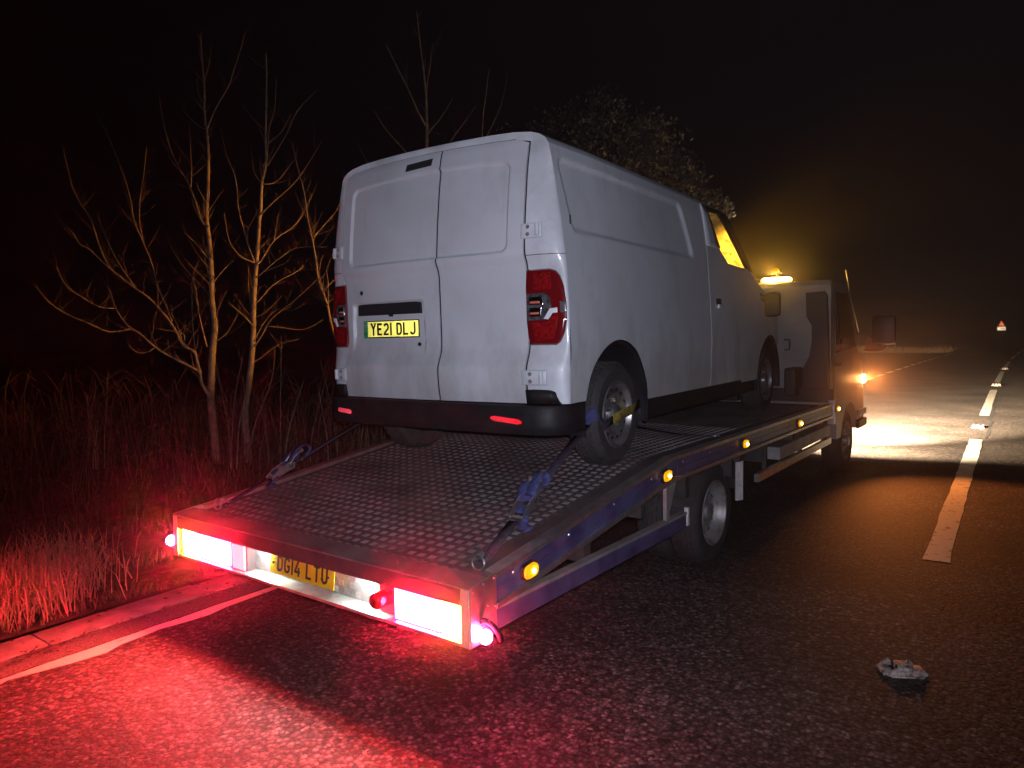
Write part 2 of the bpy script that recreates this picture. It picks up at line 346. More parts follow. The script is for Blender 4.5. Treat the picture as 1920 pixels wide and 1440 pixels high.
def ribbon(m, pts, hw, d):
    """flat ribbon in XZ facing -Y, thickness d"""
    n = len(pts); Lf = []; Rt = []
    for i in range(n):
        p = Vector(pts[i])
        a = (Vector(pts[i])-Vector(pts[i-1])).normalized() if i > 0 else None
        b = (Vector(pts[i+1])-Vector(pts[i])).normalized() if i < n-1 else None
        if a is None: a = b
        if b is None: b = a
        t = (a+b); t = t.normalized() if t.length > 1e-6 else a
        nr = Vector((-t.y, t.x)); k = hw/max(0.5, nr.dot(Vector((-a.y, a.x))))
        Lf.append(p+nr*k); Rt.append(p-nr*k)
    for i in range(n-1):
        q = [Lf[i], Lf[i+1], Rt[i+1], Rt[i]]
        m.add([(x.x, 0, x.y) for x in q] + [(x.x, -d, x.y) for x in q], [(0,1,2,3),(7,6,5,4),(0,4,5,1),(1,5,6,2),(2,6,7,3),(3,7,4,0)])
def plate_text(text, parent, width, height, mat, x0, y=-0.004, stroke=12.5):
    """one child mesh per character; x0 = start from left, sizes scaled from 520 x 111"""
    sx = width/520; sz = height/111; x = x0
    for ch in text:
        if ch == ' ': x += 33; continue
        m = MB(); cw = 14 if ch == '1' else 50
        ox = x-18 if ch == '1' else x
        for st in GL[ch]:
            ribbon(m, [((p[0]+ox)*sx - width/2, (p[1]+16)*sz - height/2) for p in st], stroke/2*sx, 0.0015)
        o = m.build('character', mat, parent, fix=True); o.location = (0, y, 0)
        x += cw+11

# ------------------------------------------------------------------ ground, road
def road_c(y): return 0.00031*max(0, y-15)**2 if y < 140 else 0.00031*125**2 + 2*0.00031*125*(y-140)
def edge_x(y): return -3.85-0.0125*max(0, min(y, 95)-3) + road_c(y)
m = MB(); m.grid(lambda i, j: (-700+i*100, -200+j*100, -0.10), 14, 14)
tag(m.build('ground', M['soil']), kind='structure')
ys = [-8+1.0*i for i in range(24)] + [16+3*i for i in range(62)]
m = MB(); m.grid(lambda i, j: (edge_x(ys[i])-0.06 if j == 0 else (-0.3+road_c(ys[i]) if j == 1 else 3.35+road_c(ys[i])), ys[i], 0.0), len(ys)-1, 2)
tag(m.build('road', M['asphalt']), kind='structure')
m = MB(); yk = [-8+1.0*i for i in range(36)]
m.grid(lambda i, j: ((-4.10, edge_x(yk[i])-0.06)[j], yk[i], (0.006, 0.0)[j]), len(yk)-1, 1)
tag(m.build('road_edge_strip', M['channel']), kind='structure')
m = MB(); m.add([(-60, 26.5, -0.004), (-4.0, 26.5, -0.004), (-4.0, 65.6, -0.004), (-60, 67.5, -0.004)], [(0, 1, 2, 3)])
tag(m.build('side_road', M['asphalt2']), kind='structure')
# edge line near the camera: ragged inner edge
m = MB(); N = 260; pts = []
rr = random.Random(3); wv = 0.07
for i in range(N+1):
    y = -6 + i*0.12
    wv += rr.uniform(-0.03, 0.03); wv = max(0.05, min(0.15, wv))
    if rr.random() < 0.05: wv = 0.015
    pts.append((min(-3.84, edge_x(y)-0.035)+rr.uniform(-.006, .006), y, wv*(1.15 if y < 1.7 else .75)+.02))
m.grid(lambda i, j: (pts[i][0]+(0 if j == 0 else pts[i][2]), pts[i][1]+(rr.uniform(-.03, .03) if j else 0), 0.004), N, 1)
tag(m.build('edge_line', M['edgeline']), kind='structure')
# broken line over the junction mouth, then solid
y = 27.0
while y < 58:
    m = MB(); m.grid(lambda i, j: (edge_x(y+i*0.9)+(-0.08, 0.08)[j]-0.03, y+i*0.9, 0.004), 2, 1)
    tag(m.build('give_way_dash', M['line']), kind='structure'); y += 2.85
m = MB(); m.grid(lambda i, j: (edge_x(59.5+i*5)+(-0.08, 0.08)[j], 59.5+i*5, 0.004), 10, 1)
tag(m.build('far_edge_line', M['line']), kind='structure')
m = MB(); m.grid(lambda i, j: (-40+i*4.4, 66.2+j*0.22-(0.0*i)+(0 if i < 8 else (i-7)*0.5), 0.004), 8, 1)
tag(m.build('side_road_line', M['line']), kind='structure')
# centre line dashes
rr = random.Random(11)
for k, (a, b) in enumerate([(-6.2, 0.6), (5.60, 12.43), (16.15, 23.65), (27.3, 35.3), (39.3, 47.6), (51.4, 59.5), (63.5, 71.5), (75.5, 83.5), (87.5, 95.5), (99.5, 107.5)]):
    m = MB(); n = 24
    P = []
    for i in range(n+1):
        y = a+(b-a)*i/n
        P.append([(-0.394+road_c(y)+sgn*0.079+rr.uniform(-.007, .007), y+rr.uniform(-.02, .02), 0.004) for sgn in (-1, 1)])
    m.grid(lambda i, j: P[i][j], n, 1)
    tag(m.build('centre_line_dash', M['line']), kind='structure')
# crack sealing beside the line (dark joint in the surface)
m = MB(); rr = random.Random(5); cx_ = [(-0.30+rr.uniform(-.02, .02), 12.6+i*0.5) for i in range(24)]
m.grid(lambda i, j: (cx_[i][0]+j*(0.02+0.02*((i*7) % 3)), cx_[i][1], 0.003), 23, 1)
tag(m.build('tar_joint', M['seam']), kind='structure')
# kerb stones
kerb = tag(empty('kerb'), kind='structure')
kp = MB().box((-0.115, -0.4545, -0.09), (0.115, 0.4545, 0.022), 0.012)
k0 = None
for i in range(36):
    y = -6.2+i*0.915
    if k0 is None:
        k0 = kp.build('kerbstone', M['kerb'], kerb, smooth=40); o = k0
    else:
        o = k0.copy(); COL.objects.link(o); o.parent = kerb
    o.location = (-4.215+random.uniform(-.008, .008), y, random.uniform(-.012, .006)); o.rotation_euler = (random.uniform(-.008, .008), random.uniform(-.03, .03), random.uniform(-.006, .006))

# verge: rough banked ground left of the kerb
from mathutils import noise as mnoise
def vz_(x, y):
    d = max(0, -4.33-x)
    return 0.03+0.02*mnoise.noise(Vector((x*2, y*2, 0)))+0.05*mnoise.noise(Vector((x*.7, y*.7, 3))) * min(1, d) + 0.004*d
m = MB(); m.grid(lambda i, j: (-4.33-0.18*i*(1+i*0.02), -7+0.28*j, vz_(-4.33-0.18*i*(1+i*0.02), -7+0.28*j)), 70, 118)
tag(m.build('verge', M['soil'], smooth=True), kind='structure')
m = MB(); m.grid(lambda i, j: ((-80+i*4.2)+(3.2 if i == 18 else 0), 67.6+j*4, 0.05+0.12*mnoise.noise(Vector((i*.8, j*.9, 1)))+0.05*j), 18, 30)
tag(m.build('far_verge', M['soil'], smooth=True), kind='structure')
m = MB(); m.grid(lambda i, j: (3.36+i*1.5+road_c(-8+j*5), -8+j*5, 0.03+0.1*abs(mnoise.noise(Vector((i*.8, j*.9, 8))))*min(i, 1)), 16, 38)
tag(m.build('right_verge', M['soil'], smooth=True), kind='structure')

# grass: blades as one uncountable cover
def blades(name, spots, mat, seed, wide=0.004):
    rg = random.Random(seed); m = MB()
    for (x, y, z, h) in spots:
        a = rg.uniform(0, 2*pi); lean = rg.uniform(0.05, 0.75)*h; dx, dy = cos(a)*lean, sin(a)*lean
        b = rg.uniform(0, pi); wx, wy = cos(b)*wide, sin(b)*wide; k = len(m.v)
        m.v += [(x-wx, y-wy, z-.01), (x+wx, y+wy, z-.01), (x+dx*.35-wx*.8, y+dy*.35-wy*.8, z+h*.55), (x+dx*.35+wx*.8, y+dy*.35+wy*.8, z+h*.55), (x+dx, y+dy, z+h*(1-0.25*lean/h))]
        m.f += [(k, k+1, k+3, k+2), (k+2, k+3, k+4)]
    return tag(m.build(name, mat, fix=False), kind='stuff')
rg = random.Random(21); sp = []
for i in range(26000):
    x = -4.36-abs(rg.gauss(0, 1))*2.0; y = rg.uniform(0.2, 9)
    if mnoise.noise(Vector((x*1.6, y*1.6, 0))) < -0.12: continue
    sp.append((x, y, vz_(x, y), rg.uniform(.03, .09)*(1+0.8*max(0, mnoise.noise(Vector((x*2, y*2, 7)))))))
tag(blades('grass', sp, M['grass'], 1), 'short rough grass covering the verge behind the kerb', 'grass')
sp = []
for i in range(1500):
    cx, cy = rg.choice([(-4.7, 1.78), (-4.9, 1.95), (-5.1, 1.75), (-4.55, 1.5), (-5.3, 2.1), (-4.75, 1.35)])
    x = cx+rg.gauss(0, .16); y = cy+rg.gauss(0, .16)
    if x > -4.36: continue
    sp.append((x, y, vz_(x, y), rg.uniform(.12, .34)))
tag(blades('tall_grass', sp, M['straw'], 2, 0.0035), 'tall dry grass tuft lit red beside the kerb at the left edge', 'grass')
sp = []
for i in range(9000):
    x = rg.uniform(-17, -6.0); y = rg.uniform(2.0, 13)
    sp.append((x, y, vz_(x, y), rg.uniform(.15, .6)*(0.6+0.8*abs(mnoise.noise(Vector((x*.8, y*.8, 2)))))))
tag(blades('undergrowth', sp, pmat('dark_undergrowth', (0.055, 0.042, 0.026), 0.8), 3, 0.005), 'dark tangled undergrowth at the foot of the bare trees', 'undergrowth')
sp = []
for i in range(9000):
    x = rg.uniform(-45, -4.9); y = 67.8+abs(rg.gauss(0, 4))
    sp.append((x+road_c(y)*0.8, y, 0.03, rg.uniform(.15, .9)*(0.5+abs(mnoise.noise(Vector((x*.3, y*.3, 2)))))))
tag(blades('far_grass', sp, M['straw'], 4, 0.02), 'pale rough grass on the far side of the junction', 'grass')
# leaf litter along the kerb
m = MB()
for i in range(1100):
    x = -4.07+rg.gauss(0, .045); y = rg.uniform(-1, 5.5); s_ = rg.uniform(.006, .02); a = rg.uniform(0, 6.28); z = 0.012
    if rg.random() < .25: x = rg.uniform(-4.3, -4.0)-.0; z = 0.05 if x < -4.11 else 0.012
    P = [(x+s_*cos(a+t)*(1 if t in (0, pi) else .55), y+s_*sin(a+t)*(1 if t in (0, pi) else .55), z+rg.uniform(0, .008)) for t in (0, pi/2, pi, 3*pi/2)]
    m.add(P, [(0, 1, 2, 3)])
tag(m.build('leaf_litter', M['deadleaf'], fix=False), 'dark dead leaves and grit scattered along the kerb', 'leaf litter', kind='stuff')

# ------------------------------------------------------------------ bare trees
def catmull(pts, k=3):
    if len(pts) < 3: return pts
    o = []; P = [pts[0]]+pts+[pts[-1]]
    for i in range(1, len(P)-2):
        for s_ in range(k):
            t = s_/k; a, b, c, d = P[i-1], P[i], P[i+1], P[i+2]
            o.append(0.5*((2*b)+(c-a)*t+(2*a-5*b+4*c-d)*t*t+(3*b-3*c+d-a)*t**3))
    o.append(pts[-1]); return o
def grow(name, z, branches, label, seed, group='bare trees on the verge', tw=1.0, mat=None):
    """branches: (radius_start_m, radius_end_m, depth drift, [(px,py)...]); first = trunk"""
    rg = random.Random(seed); t = MB(); br = MB(); tg = MB(); base = W(*branches[0][3][0], z)
    e = empty(name, base); tag(e, label, 'tree', group)
    for bi, (r0, r1, dz, P) in enumerate(branches):
        L_ = len(P); q = []
        z0 = z if bi == 0 else z + dz*0.12
        for i, (x, y) in enumerate(P): q.append(W(x, y, z0+dz*(i/(L_-1))**1.2) - base)
        q = catmull(q, 3); n = len(q)
        rs = [(r0+(r1-r0)*(i/(n-1))**0.7)*(.68 if bi == 0 else .78) for i in range(n)]
        (t if bi == 0 else br).tube(q, rs, 9 if bi == 0 else 6, cap=True)
        for i in range(2, n-1):          # side twigs
            if bi == 0 and i < n*0.3: continue
            for _ in range(rg.choice([1, 2, 2, 3]) if bi else 2):
                if rg.random() > 0.75*tw: continue
                d = (q[i+1]-q[i]).normalized(); side = Vector((rg.uniform(-1, 1), rg.uniform(-1, 1), rg.uniform(-.2, 1))).normalized()
                dd = (d*0.6+side).normalized(); ln = rg.choice([rg.uniform(.04, .2), rg.uniform(.1, .5)])
                p = q[i].copy(); pp = [p.copy()]
                for s_ in range(3):
                    dd = (dd+Vector((rg.uniform(-.3, .3), rg.uniform(-.3, .3), rg.uniform(0, .35)))).normalized(); p = p+dd*ln/3; pp.append(p.copy())
                r = min(rs[i]*.45, .006)
                tg.tube(pp, [r, r*.7, r*.5, r*.25], 4, cap=False)
                if rg.random() < .5:
                    p2 = pp[1]+Vector((rg.uniform(-1, 1), rg.uniform(-1, 1), rg.uniform(0, 1))).normalized()*ln*.4
                    tg.tube([pp[1], (pp[1]+p2)/2+Vector((0, 0, -.005)), p2], [r*.6, r*.4, r*.2], 3, cap=False)
    t.build('trunk', mat or M['bark'], e, smooth=True, fix=False)
    br.build('branches', mat or M['bark'], e, smooth=True, fix=False)
    tag(tg.build('twigs', M['twig'], e, fix=False), kind='stuff')
    return e
T1 = [(0.085, 0.009, 0.3, [(408, 890), (398, 777), (395, 741), (399, 654), (403, 611), (397, 560), (397, 524), (394, 470), (388, 416), (388, 400), (390, 344), (391, 291), (388, 248), (384, 216), (383, 157), (378, 102), (377, 60)]),
 (.032, .004, -1.3, [(397, 750), (378, 719), (374, 698), (356, 687), (313, 665), (291, 651), (262, 625), (240, 611), (219, 582), (210, 557), (204, 539)]),
 (.016, .003, -1.0, [(244, 617), (204, 622), (168, 607), (125, 589), (89, 564), (67, 535)]),
 (.014, .003, -.7, [(217, 578), (186, 575), (150, 555), (121, 532), (107, 501)]),
 (.030, .005, -.5, [(376, 700), (370, 680), (365, 660), (343, 647), (327, 615), (305, 586), (277, 557), (251, 539), (219, 514), (193, 492), (168, 468), (150, 458), (138, 438)]),
 (.014, .003, .5, [(215, 512), (204, 499), (188, 467), (175, 423), (165, 402), (150, 380), (134, 344), (116, 269)]),
 (.014, .003, .3, [(253, 537), (230, 506), (212, 474), (195, 438), (183, 402)]),
 (.018, .003, .6, [(322, 602), (309, 568), (295, 535), (284, 492), (269, 456), (251, 412), (246, 380), (231, 325), (200, 250), (178, 206)]),
 (.010, .003, .2, [(268, 452), (262, 415), (262, 380), (269, 331), (275, 275)]),
 (.013, .003, .2, [(367, 672), (361, 604), (360, 553), (363, 514), (372, 490)]),
 (.013, .003, -.4, [(388, 650), (374, 593), (367, 542), (360, 520)]),
 (.010, .002, .3, [(395, 556), (390, 550), (363, 521), (338, 492), (318, 459)]),
 (.020, .004, .4, [(392, 425), (378, 414), (358, 353), (323, 289), (305, 222), (297, 169)]),
 (.011, .003, .2, [(358, 350), (359, 320), (358, 291), (355, 230)]),
 (.014, .003, -.4, [(388, 243), (404, 204), (428, 163), (437, 137), (451, 93), (460, 60)]),
 (.009, .003, .4, [(388, 242), (375, 238), (349, 213), (340, 198)]),
 (.008, .002, .1, [(384, 208), (375, 198), (366, 188), (358, 181)]),
 (.008, .002, .1, [(384, 150), (388, 135), (393, 117), (396, 80)]),
 (.010, .002, -.3, [(394, 488), (380, 472), (367, 456), (343, 434)]),
 (.009, .002, .3, [(400, 530), (420, 505), (439, 488)]),
 (.008, .002, -.3, [(404, 600), (412, 570), (425, 545)]),
 (.008, .002, .2, [(404, 640), (425, 625), (445, 590), (452, 575)]),
 (.008, .002, -.3, [(290, 652), (275, 661), (255, 660), (240, 645)]),
 (.010, .002, -.3, [(345, 648), (346, 630), (335, 622), (315, 620), (285, 614)])]
tree1 = grow('bare_tree', 9.22, T1, 'leftmost bare tree, with long arching lower limbs and an amber lit trunk', 5)
T2 = [(0.082, 0.010, 0.2, [(466, 880), (463, 830), (459, 777), (466, 723), (472, 669), (475, 615), (476, 560), (479, 517), (483, 470), (486, 416), (489, 395), (491, 344), (499, 306), (498, 262), (499, 204), (500, 128), (498, 100)]),
 (.012, .003, .1, [(500, 300), (502, 286), (505, 242), (515, 204), (518, 146)]),
 (.010, .003, .4, [(502, 310), (536, 254), (556, 210), (594, 169)]),
 (.010, .003, -.3, [(501, 275), (507, 265), (530, 245), (545, 215)]),
 (.011, .003, .3, [(492, 345), (518, 341), (547, 306), (559, 286)]),
 (.014, .003, -.4, [(488, 402), (512, 379), (559, 335), (603, 265)]),
 (.009, .002, .2, [(492, 344), (477, 324), (470, 268)]),
 (.017, .003, .4, [(478, 494), (465, 459), (456, 427), (447, 390), (442, 335), (425, 292), (413, 239)]),
 (.012, .003, -.4, [(477, 492), (460, 486), (447, 477), (429, 449), (421, 402)]),
 (.015, .003, .3, [(482, 494), (490, 488), (515, 450), (555, 420), (578, 380), (585, 361)]),
 (.008, .002, .1, [(514, 450), (518, 425), (521, 402)]),
 (.014, .003, -.5, [(480, 519), (485, 517), (519, 488), (555, 465), (613, 463)]),
 (.014, .003, .4, [(478, 570), (485, 564), (515, 532), (562, 506), (568, 495)]),
 (.015, .003, -.4, [(476, 650), (490, 630), (510, 597), (551, 564), (595, 524)]),
 (.010, .002, .2, [(502, 612), (530, 614), (569, 618), (605, 600)]),
 (.009, .002, .2, [(474, 680), (490, 670), (525, 645), (562, 636)]),
 (.012, .003, -.4, [(473, 610), (465, 600), (450, 586), (429, 568)]),
 (.011, .003, .2, [(474, 575), (468, 560), (466, 530), (466, 499)]),
 (.010, .002, -.3, [(476, 640), (495, 605), (520, 580), (548, 582), (570, 570)]),
 (.016, .004, .5, [(468, 840), (480, 790), (500, 740), (512, 700), (515, 654)])]
grow('bare_tree', 9.37, T2, 'bare pale tree standing between the arching tree and the white van', 6)
T3 = [(0.034, 0.005, 0.4, [(672, 800), (655, 730), (640, 680), (631, 647), (620, 604), (613, 568), (598, 528), (591, 477), (584, 441), (577, 409), (571, 364), (556, 306), (548, 270)]),
 (.012, .003, .3, [(612, 566), (609, 560), (600, 520), (596, 492)]),
 (.010, .003, -.3, [(614, 572), (616, 564), (615, 530), (612, 506)]),
 (.010, .002, .4, [(588, 450), (591, 441), (613, 416), (638, 380), (646, 312)]),
 (.010, .002, -.4, [(622, 600), (634, 570), (648, 520)]),
 (.008, .002, .2, [(606, 545), (630, 520), (655, 480)])]
grow('bare_tree', 8.6, T3, 'slim leaning bare tree partly hidden by the left side of the van', 8)
T4 = [(0.075, 0.010, 0.2, [(802, 860), (801, 600), (800, 400), (800, 283), (800, 233), (798, 167), (787, 75), (781, 20)]),
 (.016, .004, .2, [(799, 180), (802, 150), (808, 115), (811, 80)]),
 (.018, .004, -.4, [(798, 235), (788, 217), (765, 167), (744, 125), (723, 83)]),
 (.013, .003, .3, [(801, 262), (806, 246), (826, 222), (848, 187)]),
 (.016, .003, -.4, [(790, 330), (765, 290), (723, 242), (702, 208)]),
 (.012, .003, .4, [(720, 350), (692, 312), (671, 267)]),
 (.013, .003, .5, [(810, 330), (844, 267), (870, 230), (894, 196)])]
grow('bare_tree', 11.0, T4, 'tall forked bare tree rising directly behind the van roof', 9, tw=.8)
T5 = [(0.04, 0.006, 0.1, [(900, 860), (902, 500), (904, 254), (911, 179), (917, 129)]),
 (.012, .003, .2, [(905, 270), (920, 240), (940, 196), (952, 137)])]
grow('bare_tree', 12.5, T5, 'thin bare tree top showing above the middle of the van roof', 10, tw=.8)

# thin saplings in the undergrowth
for i in range(22):
    rg = random.Random(100+i); x = rg.choice([rg.uniform(470, 700), rg.uniform(60, 700)]); z = rg.uniform(7.2, 9.5); yb = 880; top = rg.uniform(620, 800)
    e = empty('sapling', W(x, yb, z)); tag(e, 'thin bare sapling stem in the dark undergrowth by the trees', 'sapling', 'saplings in the undergrowth')
    b0 = e.location; dx = rg.uniform(-40, 40); m = MB()
    q = catmull([W(x+dx*t*t+rg.uniform(-5, 5)*t, yb+(top-yb)*t, z+.2*t)-b0 for t in (0, .3, .6, 1)])
    m.tube(q, [.008-.006*k/(len(q)-1) for k in range(len(q))], 4); m.build('stem', M['bark'], e, smooth=True, fix=False)
    m = MB()
    for k in range(6):
        p = q[rg.randrange(2, len(q)-1)]; d = Vector((rg.uniform(-1, 1), rg.uniform(-1, 1), rg.uniform(.3, 1.4))).normalized()*rg.uniform(.08, .3)
        m.tube([p, p+d*.5+Vector((0, 0, .01)), p+d], [.003, .002, .001], 3, cap=False)
    tag(m.build('twigs', M['twig'], e, fix=False), kind='stuff')
# bramble tangle
m = MB(); rg = random.Random(55)
for i in range(420):
    z = rg.uniform(7.3, 10.5); x = rg.uniform(-200, 760); p = W(x, 880, z); p.z = 0.0; a = rg.uniform(0, 6.28); h = rg.uniform(.2, 1.3); l = rg.uniform(.2, .9)
    m.tube([p, p+Vector((cos(a)*l*.3, sin(a)*l*.3, h*.8)), p+Vector((cos(a)*l*.7, sin(a)*l*.7, h)), p+Vector((cos(a)*l, sin(a)*l, h*rg.uniform(.5, 1)))], [.004, .003, .0025, .001], 3, cap=False)
tag(m.build('brambles', M['twig'], fix=False), 'tangle of thin brown bramble stems below the bare trees', 'brambles', kind='stuff')

# evergreen bush behind the van
def bush(z, blobs, label, seed, n, group):
    rg = random.Random(seed); c = W(1180, 700, z); c.z = 0
    e = empty('evergreen_bush', c); tag(e, label, 'bush', group)
    m = MB(); st = MB()
    for i in range(14):
        bx, by, r = rg.choice(blobs); p = W(bx, by, z)-c
        q = Vector((rg.uniform(-.4, .4), rg.uniform(-.4, .4), 0)); st.tube(catmull([q, q*.6+p*.45+Vector((0, 0, .1)), p]), [.03-.0035*k for k in range(7)], 5)
    st.build('stems', M['twig'], e, smooth=True, fix=False)
    for i in range(n):
        bx, by, r = rg.choice(blobs); ce = W(bx, by, z+rg.uniform(-.5, .8))-c
        d = Vector((rg.gauss(0, 1), rg.gauss(0, 1), rg.gauss(0, 1))).normalized()*r*rg.uniform(.45, 1.12)
        p = ce+d
        if mnoise.noise((p+c)*2.2) < -0.16: continue
        ax = Vector((rg.gauss(0, .6), rg.gauss(0, .6), rg.uniform(.2, 1))).normalized(); sd = ax.cross(Vector((rg.uniform(-1, 1), rg.uniform(-1, 1), rg.uniform(-.3, .3)))).normalized()
        l = rg.uniform(.05, .10); wd = l*.24; nr = ax.cross(sd)*l*.08; k = len(m.v)
        m.v += [tuple(p), tuple(p+ax*l*.5+sd*wd+nr), tuple(p+ax*l), tuple(p+ax*l*.5-sd*wd+nr)]
        m.f += [(k, k+1, k+2), (k, k+2, k+3)]
    tag(m.build('foliage', M['leaf'], e, fix=False), kind='stuff')
bush(11.5, [(1090, 330, .8), (1140, 300, .7), (1190, 270, .55), (1235, 285, .55), (1250, 340, .55), (1270, 330, .42), (1295, 370, .38), (1330, 390, .28), (1180, 340, .8), (1215, 250, .32), (1120, 420, 1.0), (1250, 420, .8), (1350, 400, .2), (1200, 560, 1.2)], 'tall leafy evergreen bush with upright leaves above the front of the van', 31, 9000, None)
bush(13.5, [(1000, 330, 1.1), (930, 380, 1.1), (1060, 260, .6), (1130, 210, .45), (1000, 520, 1.4)], 'darker thin leafy bush behind the middle of the van roof', 32, 4500, None)

# ================================================================== recovery truck
TW = 2.119
TL = Vector((-1.62462, 2.0176, 0)); TR_ = radians(-1.74671)
truck = empty('recovery_truck', TL, TR_)
tag(truck, 'flatbed recovery truck with blue side rails and lit red rear lamps, carrying the white van', 'recovery truck')
TM = Matrix.Translation(TL) @ Matrix.Rotation(TR_, 4, 'Z')
def tr(px, py, v):
    """truck-frame point seen at a photo position, on the cross plane at v"""
    o = TM.inverted() @ CAM; d = (TM.inverted().to_3x3() @ (W(px, py, 1)-CAM)); k = (v-o.y)/d.y; return o+d*k
def zt(v): return 0.645+0.1333*v if v < 1.8 else 0.885
def sweep(m, u0, u1, st):
    """rectangular bar in v; st=[(v, zlow, zhigh)]"""
    k = len(m.v)
    for v, a, b in st: m.v += [(u0, v, a), (u1, v, a), (u1, v, b), (u0, v, b)]
    for i in range(len(st)-1):
        for j in range(4): a = k+i*4+j; b = k+i*4+(j+1) % 4; m.f.append((a, b, b+4, a+4))
    m.f += [(k, k+1, k+2, k+3), tuple(k+(len(st)-1)*4+j for j in (3, 2, 1, 0))]
    return m
# deck plate (sloping tail + flat bed)
dk = sweep(MB(), -TW+.03, -.03, [(v, zt(v)-.05, zt(v)-.022) for v in (.0, .6, 1.2, 1.74, 1.8, 1.86, 3, 4.5, 5.68)]).build('deck', M['deck'], truck)
# raised tread: staggered groups of five bars
m = MB(); rg = random.Random(4)
def bar(m, u, v, du, dv, h):
    z = zt(v)-.022; z2 = z+h; a, b = du*.8, dv*.65; k = len(m.v)
    s0 = .1333*dv if v < 1.8 else 0; s1 = .1333*b if v < 1.8 else 0
    m.v += [(u-du, v-dv, z-s0), (u+du, v-dv, z-s0), (u+du, v+dv, z+s0), (u-du, v+dv, z+s0), (u-a, v-b, z2-s1), (u+a, v-b, z2-s1), (u+a, v+b, z2+s1), (u-a, v+b, z2+s1)]
    m.f += [(k+4, k+5, k+6, k+7), (k, k+1, k+5, k+4), (k+1, k+2, k+6, k+5), (k+2, k+3, k+7, k+6), (k+3, k, k+4, k+7)]
P_ = 0.060; m2 = MB()
for i in range(int((TW-.2)/P_)):
    for j in range(int(5.45/P_)):
        u = -TW+.12+i*P_; v = .14+j*P_
        if v < 3.4:
            for q in range(5): bar(m, u, v+(q-2)*.0058, .0170, .0022, .0028)
            for q in range(3): bar(m2, u+P_/2+(q-1)*.0085, v+P_/2, .0022, .016, .0014)
        else:
            bar(m, u, v, .0170, .0120, .0022)
tag(m.build('raised_tread', M['tread'], truck, fix=False), kind='stuff')
tag(m2.build('cross_tread', M['deck'], truck, fix=False), kind='stuff')  # cross bars take the dark plate colour: their weaker glint is painted in
def rail(side, st, name='side_rail'):
    s = 1 if side > 0 else -1; ub = 0 if side > 0 else -TW
    o = sweep(MB(), ub-s*.030, ub-s*.006, [(v, zt(v)-.120, zt(v)-.022) for v in st]).build(name, M['blue'], truck)
    sweep(MB(), ub-s*.055, ub+s*.006, [(v, zt(v)-.021, zt(v)) for v in st]).build('top_lip', M['alu'], o)
    sweep(MB(), ub-s*.034, ub+s*.008, [(v, zt(v)-.143, zt(v)-.121) for v in st]).build('bottom_lip', M['alu'], o)
    sweep(MB(), ub-s*.008, ub-s*.002, [(v, zt(v)-.078, zt(v)-.072) for v in st]).build('moulding', M['blue'], o)
for sd in (1, -1):
    rail(sd, [.155, .6, 1.2, 1.72, 1.80, 1.88]); rail(sd, [1.886, 3.0, 4.3, 5.66])
# rivets along the rail
rv = MB()
for k in range(14):
    v = .28+k*.42
    if v > 5.6: break
    rv.lathe([(0, .004), (.005, .003), (.007, 0)], 'x', 8, (-.006, v, zt(v)-.05))
tag(rv.build('rivets', M['alu'], truck), kind='stuff')
# rear fascia, channel and ledge
MB().box((-TW, -.006, .572), (0, .03, .640), .006).build('rear_fascia', M['chassis'], truck)
sweep(MB(), -TW+.002, -.002, [(-.004, .615, .646), (.11, .632, .661)]).build('rear_edge_plate', M['edgeplate'], truck)
bp = MB().box((-TW, .085, .43), (0, .09, .575)).build('rear_panel', M['alu'], truck)
qt = MB()
for i in range(12):
    for j in range(4):
        u = -1.47+i*.075+(.037 if j % 2 else 0); z = .452+j*.034
        if i % 2 == j % 2:
            for q in range(5): qt.box((u-.014+q*.006, .0835, z-.013), (u-.0115+q*.006, .085, z+.013))
        else:
            for q in range(4): qt.box((u-.016, .0835, z-.011+q*.0065), (u+.016, .085, z-.008+q*.0065))
tag(qt.build('raised_tread', M['alu'], truck, fix=False), kind='stuff')
MB().box((-TW, -.003, .417), (0, .09, .430)).build('rear_ledge', M['alu'], truck)
for sd in (1, -1):
    ub = 0 if sd > 0 else -TW
    MB().box((ub-sd*.040, -.008, .419), (ub, -.001, .640), .002).build('corner_post', M['galv'], truck)
    o = MB().add([(ub+sd*.001, -.002, .421), (ub+sd*.001, .153, .433), (ub+sd*.001, .153, .668), (ub+sd*.001, -.002, .648),
                  (ub+sd*.006, -.002, .421), (ub+sd*.006, .153, .433), (ub+sd*.006, .153, .668), (ub+sd*.006, -.002, .648)],
                 [(0,1,2,3),(4,5,6,7),(0,1,5,4),(1,2,6,5),(2,3,7,6),(3,0,4,7)]).build('side_end_plate', M['alu'], truck)
    r_ = MB()
    for v, z in ((.015, .63), (.14, .65), (.075, .645), (.14, .45), (.145, .54), (.10, .555)): r_.lathe([(0, sd*.003), (.004, sd*.002), (.005, 0)], 'x', 8, (ub+sd*.006, v, z))
    tag(r_.build('rivets', M['galv'], o), kind='stuff')
    # corner marker: bulb under a rubber arm
    a = MB().tube(catmull([Vector(p) for p in ((ub+sd*.008, .05, .505), (ub+sd*.022, .06, .512), (ub+sd*.044, .08, .490), (ub+sd*.056, .10, .452), (ub+sd*.058, .11, .425))]), .011, 8).build('marker_arm', M['blackplastic'], truck, smooth=True)
    b = MB(); rr_ = [(0.0, -.030)] + [(.026*sin(pi*k/10), -.028*cos(pi*k/10)) for k in range(1, 10)] + [(0.0, .030)]
    b.lathe(rr_, 'z', 16, (ub+sd*(.032 if sd > 0 else .046), .05 if sd > 0 else .0, .455 if sd > 0 else .49)); b.build('red_marker_bulb', M['redball'], truck, smooth=True)
